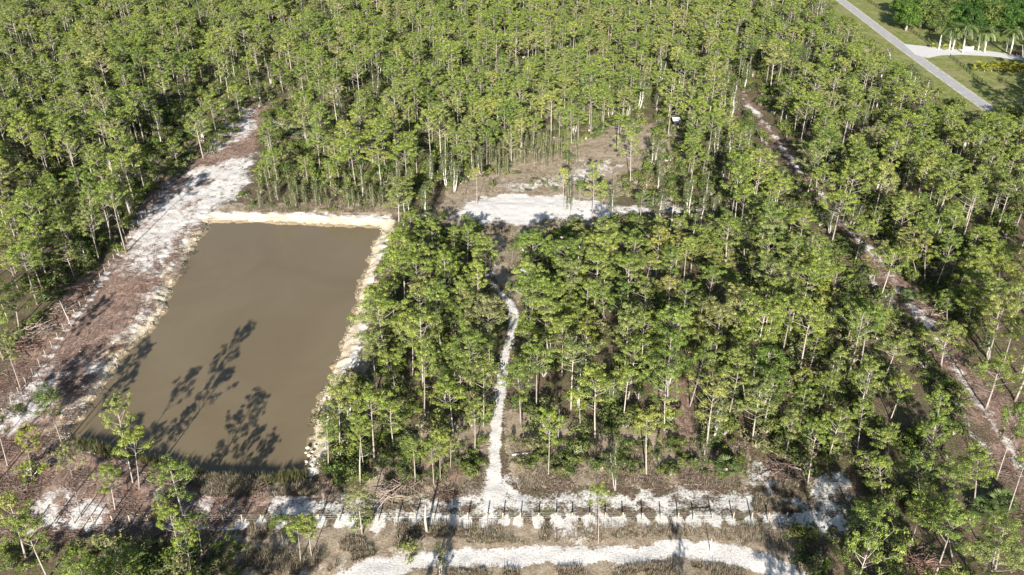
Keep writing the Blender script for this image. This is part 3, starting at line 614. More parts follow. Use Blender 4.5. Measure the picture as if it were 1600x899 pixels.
pines = []     # (x, y, h, sxy, rot, lean, variant, tint, label)
occ = []
for i, (b_, t_, wd, tint, lab) in enumerate(T):
    x, y = G(*b_); h, lean = top_of(b_, t_); h = max(4.0, h); _, _, dep = proj(x, y, h * .8)
    k = i % 10; d = wd / FPX * dep; s = min(max(1.02 * d / CROWN_D[k], .5), 1.8)
    pines.append((x, y, h, s, random.uniform(0, 6.28), lean, k, tint, lab)); occ.append((x, y, d * .5))
def fill(n_try, ymin, ymax, mind):
    out = []; cell = {}
    def key(x, y): return int(x // 6), int(y // 6)
    for x, y, r in occ: cell.setdefault(key(x, y), []).append((x, y))
    for _ in range(n_try):
        y = math.sqrt(random.uniform(ymin ** 2, ymax ** 2)); x = random.uniform(-1, 1) * (.66 * y + 14)
        h = random.gauss(12.0, 2.4); h = min(max(h, 6), 17)
        bu, bv, _ = proj(x, y, 0); cu, cv, dp = proj(x, y, h * .8)
        if bv > 905:  # out of frame in front: only a few, placed by hand
            if not (bu < 330 or bu > 1270): continue
        tu, tv, _ = proj(x, y, h)
        if is_open(bu, bv) or is_open(cu, cv) or is_open(tu, tv): continue
        if is_open(cu, cv + 2.0 * FPX / dp): continue
        if any(in_poly(bu, bv, p) or in_poly(cu, cv, p) for p in SPARSE) and random.random() < .965: continue
        q = vnoise(np.array([x]), np.array([y]), 14, 9)[0]; q2 = vnoise(np.array([x]), np.array([y]), 35, 19)[0]; md = mind * (0.55 + .75 * q + .45 * q2) * (h / 12.3) ** .4
        kx, ky = key(x, y); ok = True
        for a in (-1, 0, 1):
            for b2 in (-1, 0, 1):
                for (px, py) in cell.get((kx + a, ky + b2), ()):
                    if (px - x) ** 2 + (py - y) ** 2 < md * md: ok = False; break
                if not ok: break
            if not ok: break
        if not ok: continue
        cell.setdefault((kx, ky), []).append((x, y)); out.append((x, y, h))
    return out
filled = fill(32000, 40, 450, 4.2)
for x, y, h in filled:
    k = random.randrange(10); pines.append((x, y, h, random.uniform(.80, 1.22) * (h / 12.3) ** .7, random.uniform(0, 6.28), random.uniform(-.5, .5), k, 1 if random.random() < .03 else 0, None))
# trees just outside the bottom of the picture whose shadows reach into it
for (u, v, h, s) in [(1053, 816, 13, .45), (706, 782, 12, .62), (1330, 790, 13, 1.0), (1450, 800, 13, 1.1)]:
    x, y = G(u, v); L = h / math.tan(SUN_EL); x -= L * math.sin(SHADOW_AZ); y -= L * math.cos(SHADOW_AZ)
    pines.append((x, y, h, s, 1.0, 0, 5, 0, 'OUT'))
def visible(x, y, h):
    u, v, d = proj(x, y, h * .8); return -25 < u < 1625 and -25 < v < 915
order = sorted(range(len(pines)), key=lambda i: (0 if pines[i][8] and pines[i][8] != 'OUT' else 1, 0 if visible(*pines[i][:3]) else 1, pines[i][1]))
def region(u, v):
    if u < 480 and v > 740: return 'below the pond', 'below the pond'
    if u < 260 and v > 230: return 'in the left forest', 'of the left forest'
    if 480 <= u < 790 and v > 560: return 'right of the pond', 'between pond and track, near half'
    if 480 <= u < 790 and v > 350: return 'near the track bend', 'between pond and track, far half'
    if 790 <= u < 1120 and v > 560: return 'above the post fence', 'between track and post fence'
    if 790 <= u < 1120 and v > 345: return 'below the white clearing', 'below the white clearing'
    if 1120 <= u < 1400 and v > 560: return 'above the sandy hollow', 'above the sandy hollow'
    if 1120 <= u < 1400 and v > 345: return 'left of the path', 'left of the shaded path'
    if u >= 1400 and v > 600: return 'in the lower right', 'of the lower right corner'
    if u >= 1300 and v > 250: return 'beyond the path', 'beyond the shaded path'
    if u < 640: return 'behind the pond', 'behind the pond'
    return 'behind the clearing', 'behind the white clearing'
ORD = ['zeroth', 'first', 'second', 'third', 'fourth', 'fifth', 'sixth', 'seventh', 'eighth', 'ninth', 'tenth', 'eleventh', 'twelfth', 'thirteenth', 'fourteenth', 'fifteenth', 'sixteenth', 'seventeenth', 'eighteenth', 'nineteenth', 'twentieth']
PENDING = {}
def pend(key, o, u, v, what, where): PENDING.setdefault(key, []).append((o, u, v, what, where))
def settle():
    """within a stand, name each plant by its row (from the front) and its place in the row (from the left)"""
    for key, L in PENDING.items():
        L.sort(key=lambda q: -q[2]); n = len(L); per = 9 if n > 9 else n
        for r in range(0, n, per):
            row = sorted(L[r:r + per], key=lambda q: q[1])
            for c, (o, u, v, what, where) in enumerate(row):
                rt = 'front row' if r == 0 else (ORD[r // per + 1] if r // per + 1 < 21 else 'last') + ' row'
                o['label'] = '%s %s, %s, %s from the left' % (what, where, rt, ORD[c + 1])
n_ind = 0; stuff_pts = []
for oi_ in order:
    x, y, h, s, rot, lean, k, tint, lab = pines[oi_]
    if n_ind < 300 and visible(x, y, h) or lab == 'OUT':
        u, v, _ = proj(x, y, h * .8); grp = None
        if lab == 'OUT': lab = None; where, what = 'outside the picture', 'shadow-casting pine'; grp = 'pines outside the picture'
        elif lab is None:
            where, grp = region(u, v); size = 'small' if h < 10.5 else ('tall' if h > 13.6 else 'middle-sized')
            shape = 'narrow' if s * CROWN_D[k] < 5.2 else ('wide' if s * CROWN_D[k] > 6.6 else 'round')
            what = '%s %s pine' % (size, 'yellowish' if tint else shape + '-crowned'); grp = 'pines ' + grp
        lean_tree('pine_tree', PINES[k], ('trunk', 'crown'), (x, y), h, 13.0, s, rot, lean, (None, YEL, BRN)[tint], label=lab, cat='pine tree', group=grp)
        if lab is None: pend('p' + grp, ROOT.objects[-1].parent, u, v, what, where)
        n_ind += 1
    else: stuff_pts.append((x, y, h / 13.0, s, rot, k))

# ------------------------------------------------------------------ stuff built with geometry nodes
def scatter(name, pts, protos, label, cat, mats=None):
    """pts rows: x, y, z, sz, sxy, rot, variant ; protos: list of lists of meshes that make one variant"""
    P = np.array(pts, float); me = bpy.data.meshes.new(name); me.from_pydata(P[:, :3].tolist(), [], [])
    for nm, c in (('sz', 3), ('sxy', 4), ('rz', 5)):
        a = me.attributes.new(nm, 'FLOAT', 'POINT'); a.data.foreach_set('value', P[:, c].astype(np.float32))
    a = me.attributes.new('var', 'INT', 'POINT'); a.data.foreach_set('value', P[:, 6].astype(np.int32))
    o = link(bpy.data.objects.new(name, me)); tag(o, label, cat, kind='stuff')
    ng = bpy.data.node_groups.new(name, 'GeometryNodeTree')
    ng.interface.new_socket('Geometry', in_out='INPUT', socket_type='NodeSocketGeometry'); ng.interface.new_socket('Geometry', in_out='OUTPUT', socket_type='NodeSocketGeometry')
    N = ng.nodes.new; L = ng.links.new; gi = N('NodeGroupInput'); go = N('NodeGroupOutput')
    jv = N('GeometryNodeJoinGeometry')
    for v in reversed(range(len(protos))):   # a join keeps the newest link first
        jj = N('GeometryNodeJoinGeometry')
        for m_ in protos[v]:
            po = PROTO.get(m_.name)
            if po is None: po = bpy.data.objects.new('foliage_pattern', m_); PROTO[m_.name] = po
            inf = N('GeometryNodeObjectInfo'); inf.inputs['Object'].default_value = po; L(inf.outputs['Geometry'], jj.inputs[0])
        gti = N('GeometryNodeGeometryToInstance'); L(jj.outputs[0], gti.inputs[0]); L(gti.outputs[0], jv.inputs[0])
    iop = N('GeometryNodeInstanceOnPoints'); iop.inputs['Pick Instance'].default_value = True
    def attr(nm, typ='FLOAT'):
        a = N('GeometryNodeInputNamedAttribute'); a.data_type = typ; a.inputs['Name'].default_value = nm; return a.outputs['Attribute']
    cs = N('ShaderNodeCombineXYZ'); s = attr('sxy'); L(s, cs.inputs[0]); L(s, cs.inputs[1]); L(attr('sz'), cs.inputs[2])
    cr = N('ShaderNodeCombineXYZ'); L(attr('rz'), cr.inputs[2])
    m2p = N('GeometryNodeMeshToPoints'); L(gi.outputs[0], m2p.inputs[0])
    L(m2p.outputs[0], iop.inputs['Points']); L(jv.outputs[0], iop.inputs['Instance']); L(attr('var', 'INT'), iop.inputs['Instance Index'])
    L(cr.outputs[0], iop.inputs['Rotation']); L(cs.outputs[0], iop.inputs['Scale']); L(iop.outputs[0], go.inputs[0])
    md = o.modifiers.new('scatter', 'NODES'); md.node_group = ng
    return o
PROTO = {}
wood_pts = []
for x, y, sz, s, rot, k in stuff_pts:
    if y > 170 and random.random() < .20 and vnoise(np.array([x]), np.array([y]), 22, 44)[0] > .38: wood_pts.append((x, y, -.05, sz * 1.1, s * 1.5, rot, 10 + k % 4))
    else: wood_pts.append((x, y, -.05, sz, s, rot, k))
scatter('pine_wood', wood_pts, PINES + GREYS,
        'mass of the more distant pines filling the upper part of the picture', 'pine wood')

# slender grey-green trees (paperbark) : named individuals
GT = [((896,462),(905,385),40,'grey-green tree with white trunk right of the track above the bracken'), ((962,768),(962,692),28,'slim grey-green tree with white trunk foot just above the post fence'),
      ((1115,690),(1126,608),46,'tall feathery grey-green tree beside the bare red patch'), ((1102,726),(1100,692),26,'small grey-green tree above the palmetto clump'), ((770,502),(772,452),34,'grey-green tree at the left of the sand track bend'),
      ((1320,710),(1322,650),36,'grey-green tree with two white stems in the right hand shade'), ((1545,560),(1550,500),40,'grey tree in deep shade near the right edge'), ((1395,100),(1385,70),26,'greyish tree beside the paved lane verge'),
      ((1420,140),(1425,105),40,'broad pale grey tree between wood and paved lane'), ((1442,165),(1452,125),36,'grey-green tree beside the lane, below the pale broad one'), ((525,160),(527,90),24,'pale tree with a bright white trunk in the wood behind the pond'),
      ((640,335),(632,290),26,'grey-green bush tree on the far shore corner'), ((688,900),(685,850),30,'grey-green sapling tree standing in the bottom sand road edge'), ((820,425),(815,385),20,None)]
for i, (b_, t_, wd, lab) in enumerate(GT):
    if lab is None: continue
    x, y = G(*b_); h, lean = top_of(b_, t_); _, _, dep = proj(x, y, h); s = wd / FPX * dep / 3.4
    lean_tree('paperbark_tree', GREYS[i % 4], ('trunk', 'crown'), (x, y), max(3.5, h), 9.0, s, i * 1.3, lean, label=lab, cat='tree', group='grey-green paperbark trees')
cnt = 0
for _ in range(6000):
    if cnt >= 170: break
    y = random.uniform(95, 380); x = random.uniform(-1, 1) * .62 * y; h = random.uniform(6, 10.5); bu, bv, _ = proj(x, y, 0); cu, cv, _ = proj(x, y, h * .8)
    if is_open(bu, bv) or is_open(cu, cv) or not (0 < cu < 1600 and 0 < cv < 899): continue
    pref = .15 + .75 * (cu > 1150 and cv < 330) + .5 * (330 < cu < 720 and 200 < cv < 330) + .3 * (cu < 300)
    if random.random() > pref: continue
    where, grp = region(cu, cv); size = 'short' if h < 7.3 else ('tall' if h > 9.2 else 'slim')
    lean_tree('paperbark_tree', GREYS[cnt % 4], ('trunk', 'crown'), (x, y), h, 9.0, random.uniform(.8, 1.3), random.uniform(0, 6), random.uniform(-.3, .3),
              cat='tree', group='grey-green trees ' + grp); pend('g' + grp, ROOT.objects[-1].parent, cu, cv, size + ' grey-green tree', where); cnt += 1

# upright saplings along the back of the dry clearing
for i in range(95):
    u = random.uniform(735, 905); v = 268 - (u - 735) * .16 + random.uniform(-26, 14); x, y = G(u, v); h = random.uniform(3.5, 6)
    side = 'left' if u < 790 else ('right' if u > 850 else 'middle')
    lean_tree('sapling', SAPS[i % 3], ('stem', 'foliage'), (x, y), h, 4.2, random.uniform(.9, 1.5), random.uniform(0, 6), 0,
              cat='sapling', group='saplings behind the dry clearing'); pend('s1', ROOT.objects[-1].parent, u, v, 'thin upright sapling', 'behind the dry clearing')
for i in range(60):
    u = random.uniform(400, 640); v = random.uniform(296, 326); x, y = G(u, v)
    side = 'left' if u < 480 else ('right' if u > 560 else 'middle')
    lean_tree('sapling', SAPS[i % 3], ('stem', 'foliage'), (x, y), random.uniform(3, 5.5), 4.2, random.uniform(1.2, 2.2), random.uniform(0, 6), 0,
              cat='sapling', group='saplings along the far pond shore'); pend('s2', ROOT.objects[-1].parent, u, v, 'thin leafy sapling', 'on the far shore')

# shrubs: the largest ones as things, the rest as undergrowth
SH = [((735,742),36,'rounded bright green bush left of the sand track'), ((745,352),20,'small bush by the far pond corner'), ((640,868),40,'green bush at the edge of the sand road below the fence'), ((50,745),54,'bushy green thicket left of the pond corner'), 
      ((565,825),40,'low bush under the young pine at the fence'), ((1255,845),50,'bright yellow-green bush at the end of the sand road'), ((830,700),44,'olive bush right of the sand track'), ((900,715),56,'dark broad bush under the biggest centre pine'),
      ((890,730),34,'small bright bush before the dark broad bush'), ((1220,700),50,'dark thicket behind the sandy hollow'), ((890,250),26,'bright green bush in the dry clearing'), ((540,700),50,'bush on the near bank right of the pond'), ((555,745),46,'bright bush at the foot of the grey pine by the pond')]
for i, (b_, wd, lab) in enumerate(SH):
    x, y = G(*b_); _, _, dep = proj(x, y, 1); s = wd / FPX * dep / 2.6
    lean_tree('shrub', SHRUBS[i % 4], ('stems', 'foliage'), (x, y), 1.6 * min(1.5, s), 1.6, s, i, 0, YEL if 'yellow' in lab else None, label=lab, cat='shrub')
cand = []
BARE = OPEN
while len(cand) < 9500:
    y = math.sqrt(random.uniform(66 ** 2, 430 ** 2)); x = random.uniform(-1, 1) * (.64 * y + 6); bu, bv, _ = proj(x, y, 0)
    if is_open(bu, bv): continue
    if y < 92 and 340 < bu < 1250: continue
    cand.append((x, y, random.uniform(.7, 2.0), random.uniform(.9, 2.4)))
# strips of scrub inside the open zones
for _ in range(420):
    r = random.random()
    if r < .25: u, v = random.uniform(0, 380), random.uniform(848, 905)
    elif r < .45: u, v = random.uniform(500, 760), random.uniform(690, 752)
    elif r < .7: u, v = random.uniform(800, 1160), random.uniform(690, 745)
    elif r < .8: t_ = random.random(); u, v = 20 + 180 * t_ + random.uniform(-14, 4), 560 - 175 * t_ + random.uniform(-30, -12)
    elif r < .9: u, v = random.uniform(370, 640), random.uniform(300, 330)
    else: u, v = random.uniform(700, 1060), random.uniform(215, 300)
    x, y = G(u, v); cand.append((x, y, random.uniform(.35, 1.0), random.uniform(.4, 1.1)))
cand.sort(key=lambda c: c[1] - 25 * c[3]); und = []; ns = 0
for x, y, sz, s in cand:
    u, v, _ = proj(x, y, .8); k = random.randrange(4); rot = random.uniform(0, 6.28)
    if ns < 286 and 0 < u < 1600 and 0 < v < 899 and s > .75:
        where, grp = region(u, v); size = 'large' if s > 1.35 else ('low' if sz < .8 else 'round')
        lean_tree('shrub', SHRUBS[k], ('stems', 'foliage'), (x, y), 1.6 * sz, 1.6, s, rot, 0, cat='shrub', group='shrubs ' + grp); pend('b' + grp, ROOT.objects[-1].parent, u, v, size + ' olive shrub', where); ns += 1
    else: und.append((x, y, -.05, sz, s, rot, k))
scatter('undergrowth', und, SHRUBS, 'dark scrubby undergrowth covering the floor of the pine wood', 'undergrowth')

# grass tufts
def tuft(i, h, spread, n, mat, wd=.05):
    rnd = random.Random(800 + i); mb = MB()
    for _ in range(n):
        th = rnd.uniform(0, 6.28); r0 = rnd.uniform(0, spread * .5); d = Vector((math.cos(th), math.sin(th), 0)); b0 = d * r0; tip = d * (r0 + rnd.uniform(.1, .6) * spread) + Vector((0, 0, h * rnd.uniform(.5, 1.2)))
        s = Vector((-d.y, d.x, 0)) * wd; mb.face([b0 - s, b0 + s, tip], 0, rnd.random())
    return [mb.mesh('tuft', mat)]
def npts(zones, n, jitter, nvar, smin=.6, smax=1.5, avoid=()):
    out = []; 
    while len(out) < n:
        u0, u1, v0, v1 = zones[random.randrange(len(zones))]; u, v = random.uniform(u0, u1), random.uniform(v0, v1); x, y = G(u, v)
        P = np.array([[x, y]])
        if dist_line(P, road)[0] < 2.4 or dist_line(P, trail)[0] < 1.5 or sdf(P, pond)[0] > -.2: continue
        if min(np.hypot(BP[:, 0] - x, BP[:, 1] - y)) < 1.0: continue
        if vnoise(P[:, 0], P[:, 1], 2.5, 21)[0] < .42: continue
        s = random.uniform(smin, smax); out.append((x, y, -.02, s, s * random.uniform(.8, 1.3), random.uniform(0, 6.28), random.randrange(nvar)))
    return out
pts = npts([(340, 1260, 818, 862), (340, 700, 818, 899), (700, 1250, 884, 905), (340, 640, 820, 899), (600, 765, 700, 775), (800, 1170, 690, 765), (690, 1060, 230, 305), (380, 640, 312, 332), (250, 500, 745, 775), (740, 830, 355, 430), (1180, 1260, 740, 800)], 17000, 1, 3)
scatter('dry_grass', pts, [tuft(0, .32, .6, 14, DRYG, .03), tuft(1, .48, .5, 12, DRYG, .03), tuft(2, .25, .7, 14, GRNG, .035)], 'tan dry grass and bracken in the clearings and beside the sand road', 'dry grass')
# reeds along the near shore
pts = []
for _ in range(900):
    t_ = random.random(); u = 120 + 360 * t_; v = 690 + 58 * min(1, t_ * 1.6) + random.uniform(-2, 16) - 5 * (t_ > .75); x, y = G(u, v, -.8)
    if sdf(np.array([[x, y]]), pond)[0] > .6: continue
    s = random.uniform(.6, 1.3); pts.append((x, y, -1.0, s, s, random.uniform(0, 6.28), random.randrange(2)))
scatter('shore_reeds', pts, [tuft(5, 1.4, .5, 18, GRNG), tuft(6, 1.2, .7, 16, GRNG)], 'grey-green reeds and weeds along the near shore of the pond', 'reeds')
# rubble along the banks
rb = []
for i in range(3):
    q = MB(); q.lump((0, 0, 0), (.28, .22, .16), random.Random(i)); rb.append([q.mesh('rubble', STONE, True)])
pts = []
while len(pts) < 2600:
    k = random.randrange(len(pond)); a = pond[k]; b2 = pond[(k + 1) % len(pond)]; f = random.random(); p = a * (1 - f) + b2 * f; d = (b2 - a) / np.linalg.norm(b2 - a); nrm = np.array([d[1], -d[0]])
    if p[1] < 97 and p[0] < -34: continue
    off = abs(random.gauss(0, 1.5)) + .1; q = p + nrm * off
    if sdf(q[None], pond)[0] > 0: q = p - nrm * off
    z = height(q[None])[0]; s = random.uniform(.2, .8) ** 1.6; pts.append((q[0], q[1], z, s * .7, s, random.uniform(0, 6.28), random.randrange(3)))
scatter('bank_rubble', pts, rb, 'crumbled pale limestone lumps scattered over the pond bank', 'rubble')
# mulch sticks on the cleared ground
sk = []
for i in range(3):
    q = MB(); rnd = random.Random(40 + i)
    for _ in range(9):
        th = rnd.uniform(0, 3.14); c = Vector((rnd.uniform(-.6, .6), rnd.uniform(-.6, .6), .05)); d = Vector((math.cos(th), math.sin(th), rnd.uniform(0, .25))) * rnd.uniform(.25, .8)
        q.tube([c - d, c + d], [.03, .02], 3, 0, rnd.random())
    sk.append([q.mesh('sticks', TWIG)])
pts = []
while len(pts) < 4200:
    r = random.random()
    if r < .6: u, v = random.uniform(-20, 430), random.uniform(180, 845); x, y = G(u, v); ok = sdf(np.array([[x, y]]), left_clear)[0] > 0
    elif r < .8: u, v = random.uniform(1140, 1620), random.uniform(150, 830); x, y = G(u, v); ok = sdf(np.array([[x, y]]), right_band)[0] > 0
    else: u, v = random.uniform(600, 1170), random.uniform(690, 765); x, y = G(u, v); ok = dist_line(np.array([[x, y]]), trail)[0] > 1.6
    if not ok: continue
    if vnoise(np.array([x]), np.array([y]), 4, 33)[0] < .45: continue
    s = random.uniform(.6, 1.4); pts.append((x, y, 0.02, s, s, random.uniform(0, 6.28), random.randrange(3)))
scatter('brush_debris', pts, sk, 'chopped twigs and brush debris strewn over the cleared reddish ground', 'brush debris')

# ------------------------------------------------------------------ fences
def post_bm(rnd, h=1.5, r=.10):
    mb = MB(); lx, ly = rnd.uniform(-.05, .05), rnd.uniform(-.05, .05)
    mb.tube([(0, 0, -.1), (lx * .5, ly * .5, h * .5), (lx, ly, h)], [r, r, r * .95], 8); return mb
def fence(points, label, name='post_fence', brace=None, r=.1):
    root = empty(name, (points[0][0], points[0][1], 0)); tag(root, label, 'fence')
    ox, oy = points[0]; rnd = random.Random(3); pm = [post_bm(rnd, 1.5, r).mesh('post', POSTM, True) for _ in range(5)]
    for i, (x, y) in enumerate(points):
        o = bpy.data.objects.new('post', pm[i % 5]); o.location = (x - ox, y - oy, 0); o.rotation_euler = (0, 0, i * 1.7); link(o, root)
    for z in (.45, .9, 1.3):
        mb = MB(); mb.tube([(x - ox, y - oy + .105, z) for x, y in points], [.0035] * len(points), 4); mb.obj('wire', WIRE, root)
    for (i, j) in brace or ():
        mb = MB(); a = points[i]; b2 = points[j]; mb.tube([(a[0] - ox, a[1] - oy, 1.0), (b2[0] - ox, b2[1] - oy, 1.0)], [.06, .06], 8); mb.obj('brace_rail', POSTM, root)
        q = MB(); q.tube([(a[0] - ox, a[1] - oy, .95), (b2[0] - ox, b2[1] - oy, .1)], [.008, .008], 4); q.obj('brace_wire', WIRE, root)
    return root
fence([tuple(p) for p in BP], 'long row of pale round fence posts with thin wires beside the sand road', brace=[(37, 38)])
fence([tuple(p) for p in left_posts], 'row of pale fence posts on the reddish mulch between left forest and pond', r=.065)

# ------------------------------------------------------------------ palms, oaks, hedge and gate in the upper right
ROY = [((1467,77),(1471,56)),((1483,77.5),(1488,52)),((1488,79),(1494,55)),((1504,83),(1510,49)),((1528,80),(1533,57)),((1538,82),(1543,56)),((1571,82),(1577,57)),((1578,87),(1585,57))]
names = ['topless pale palm trunk nearest the paved lane, left of the palm row','second palm from the lane, left stem of a close pair','right stem of the close palm pair by the driveway','tall palm in front of the white gate, nearer side of the driveway','palm just right of the white gate','palm with a leaning stem between gate and red machine','left palm of the pair beside the red machine','rightmost royal palm, in front of the red machine']
for i, (b_, t_) in enumerate(ROY):
    x, y = G(*b_); h, lean = top_of(b_, t_); h = max(5.5, h); o = empty('royal_palm', (x, y, 0)); o.rotation_euler = (0, math.atan2(lean, h), 0)
    tag(o, names[i], 'palm tree', 'royal palms along the driveway'); mb = MB()
    mb.tube([(0, 0, 0), (0, 0, h * .15), (0, 0, h * .5), (0, 0, h * .8), (0, 0, h)], [.34, .27, .29, .22, .16], 9); mb.obj('trunk', PALMB, o, True)
    if i > 0:
        q = MB(); q.tube([(0, 0, h), (0, 0, h + 1.2)], [.17, .11], 7); q.obj('crownshaft', PALML, o, True); pc = feather_palm(i, 0).obj('crown', PALML, o); pc.location.z = h + 1.1; pc.scale = (1.35, 1.35, 1.35)
def oak_meshes(i, R=4.6, H=9):
    rnd = random.Random(900 + i); tb = MB(); cb = MB(); tb.tube([(0, 0, 0), (.1, 0, 1.6), (.2, .1, 3.2)], [.4, .32, .26], 8)
    for k in range(60):
        th = k * 2.4; f = rnd.random(); rr = R * rnd.uniform(.25, .85); z = H * (.22 + .62 * f); rr *= (1.1 - .5 * f)
        q = Vector((math.cos(th) * rr, math.sin(th) * rr, z)); tb.tube([(.2, .1, 3.0), q * .55 + Vector((0, 0, 1.6)), q], [.13, .08, .03], 4, cap=False)
        clump(cb, q, rnd.uniform(.9, 1.5), 110, rnd, .42, .26, .75, None, .5, .1)
    return tb.mesh('trunk', BARK, True), cb.mesh('crown', OAKL)
OAKS = [oak_meshes(i) for i in range(3)]
OK = [(1415,34,1.1),(1437,30,1.2),(1462,36,1.0),(1492,34,1.1),(1515,42,1.0),(1545,36,1.2),(1572,40,1.1),(1600,36,1.2),(1440,8,1.1),(1480,6,1.2),(1530,8,1.2),(1580,8,1.2),(1630,24,1.2),(1405,10,.9),(1500,-14,1.2),(1560,-14,1.2),(1450,-18,1.2)]
for i, (u, v, s) in enumerate(OK):
    s *= 1.35; x, y = G(u, v + 14); place = 'leftmost dark round tree' if i == 0 else ('dark round broadleaf tree in the front row' if i < 8 else 'dark round broadleaf tree in the back row')
    side = ' at the left end' if u < 1470 else (' at the right end' if u > 1550 else ' in the middle')
    lean_tree('broadleaf_tree', OAKS[i % 3], ('trunk', 'crown'), (x, y), 8.5 * s, 9, s, i, 0, cat='tree', group='broadleaf trees behind the palms'); pend('oak', ROOT.objects[-1].parent, u, v, 'dark broadleaf tree', 'behind the palms')
# yellow-green clumps along the drive
for i, (u, v) in enumerate([(1528,111),(1538,112),(1549,112),(1560,112),(1570,112),(1581,112),(1592,113),(1602,113),(1457,76),(1475,78),(1494,77)]):
    x, y = G(u, v); cb = fan_palm_mesh(i, .6, HEDGE, 20); o = empty('hedge_clump', (x, y, 0))
    lab = 'yellow-green leafy clump, number %s from the left of the hedge below the driveway' % ['one', 'two', 'three', 'four', 'five', 'six', 'seven', 'eight'][i] if i < 8 else ['small yellow-green clump by the topless palm trunk', 'low yellow-green clump between the first palms', 'yellow-green clump by the tall gate palm'][i - 8]
    tag(o, lab, 'shrub', 'yellow-green clumps along the driveway'); c = cb.obj('foliage', HEDGE, o); s = 1.7 if i < 8 else 1.0; c.scale = (s, s, s * 1.2)
    q = MB(); q.tube([(0, 0, 0), (0, 0, .9)], [.12, .08], 5); q.obj('stem', BARK, o)
# gate
x, y = G(1513, 79); go_ = empty('white_gate', (x, y, 0)); tag(go_, 'white panelled gate leaf standing open beside the driveway', 'gate')
for sx in (-1.6, 1.6):
    mb = MB(); mb.box((sx, 0, .8), (.22, .22, 1.6)); mb.box((sx, 0, 1.64), (.3, .3, .08)); mb.obj('gate_post', WHITEP, go_)
mb = MB()
for z in (.2, .6, 1.0, 1.35): mb.box((0, 0, z), (2.96, .06, .1))
for k in range(12): mb.box((-1.4 + k * .255, .05, .78), (.07, .03, 1.2))
mb.obj('gate_panel', WHITEP, go_)
# small red garden tractor
x, y = G(1587, 86); tr = empty('garden_tractor', (x, y, 0)); tr.rotation_euler.z = .3; tr.scale = (1.15,) * 3; tag(tr, 'small red garden tractor parked at the foot of the last palms', 'tractor')
mb = MB(); mb.box((.55, 0, .75), (1.0, .7, .45)); mb.box((.95, 0, .98), (.3, .5, .08)); mb.obj('hood', REDP, tr)
mb = MB(); mb.box((-.45, 0, .65), (.95, 1.0, .2)); mb.box((-.5, .48, .85), (.8, .12, .2)); mb.box((-.5, -.48, .85), (.8, .12, .2)); mb.obj('body', REDP, tr)
mb = MB(); mb.box((-.45, 0, .88), (.42, .42, .14)); mb.box((-.68, 0, 1.12), (.1, .42, .42)); mb.obj('seat', BLACKP, tr)
mb = MB(); mb.tube([(.1, 0, .9), (-.05, 0, 1.2)], [.03, .03], 6); mb.tube([(-.05 + .02 * math.cos(a), .2 * math.cos(a), 1.2 + .2 * math.sin(a) * .5) for a in [k * math.pi / 4 for k in range(9)]], [.02] * 9, 4); mb.obj('steering_wheel', BLACKP, tr)
for (wx, wy, r) in ((.8, .45, .3), (.8, -.45, .3), (-.5, .6, .48), (-.5, -.6, .48)):
    mb = MB(); mb.tube([(wx, wy - .12, r), (wx, wy + .12, r)], [r, r], 14); wh = mb.obj('wheel', RUBBER, tr)
    q = MB(); q.tube([(wx, wy - .14, r), (wx, wy + .14, r)], [r * .45, r * .45], 10); q.obj('rim', WHITEP, wh)
# dark rail fences beside the lawn
def rail_fence(pts, label):
    P = PG(pts); root = empty('rail_fence', (P[0][0], P[0][1], 0)); tag(root, label, 'fence'); tot = 0; line = [P[0]]
    for a, b2 in zip(P[:-1], P[1:]):
        n = max(1, int(np.linalg.norm(b2 - a) / 3)); line += [a + (b2 - a) * (k + 1) / n for k in range(n)]
    mb0 = MB(); mb0.box((0, 0, .7), (.14, .14, 1.4)); me = mb0.mesh('post', BLACKP)
    for p in line: o = bpy.data.objects.new('post', me); o.location = (p[0] - P[0][0], p[1] - P[0][1], 0); link(o, root)
    for z in (.4, .8, 1.2):
        mb = MB(); mb.tube([(p[0] - P[0][0], p[1] - P[0][1], z) for p in line], [.06] * len(line), 4); mb.obj('rail', BLACKP, root)
rail_fence([(1340, -8), (1365, 8), (1400, 32), (1440, 62), (1452, 70)], 'dark rail fence on the lawn left of the driveway entrance')
rail_fence([(1484, 90), (1500, 103), (1520, 120), (1540, 135)], 'dark rail fence running down right of the driveway entrance')

# cabbage palms and palmettos
for (b_, h, s, lab) in [((817, 405), 4.0, 1.8, 'cabbage palm with a skirt of pale dead leaves beside the dry clearing'), ((1133, 742), 1.4, 1.6, 'low cabbage palm with pale trunk foot above the fence')]:
    x, y = G(*b_); o = empty('cabbage_palm', (x, y, 0)); tag(o, lab, 'palm tree'); mb = MB(); mb.tube([(0, 0, 0), (.05, 0, h * .5), (0, 0, h)], [.26, .22, .24], 8); mb.obj('trunk', PALMB, o, True)
    c = fan_palm_mesh(3, 0, PALML, 26).obj('crown', PALML, o); c.location.z = h; c.scale = (s,) * 3
    q = MB(); rnd = random.Random(5)
    for k in range(26): th = k * 2.4; q.face([(0, 0, h), (math.cos(th) * .7, math.sin(th) * .7, h - .5), (math.cos(th + .2) * .75, math.sin(th + .2) * .75, h - 1.6), (math.cos(th + .3) * .5, math.sin(th + .3) * .5, h - .6)], 0, rnd.random())
    q.obj('dead_leaves', DRYG, o)
PALMETTO = [fan_palm_mesh(20 + i, .25, PALML, 18).mesh('fronds', PALML) for i in range(3)]
PM = [(1020,492),(1030,500),(1040,497),(1015,478),(1035,488),(1550,792),(1535,800),(1565,788),(1345,610),(600,580),(615,575),(560,612),(1420,468),(1110,690)] 
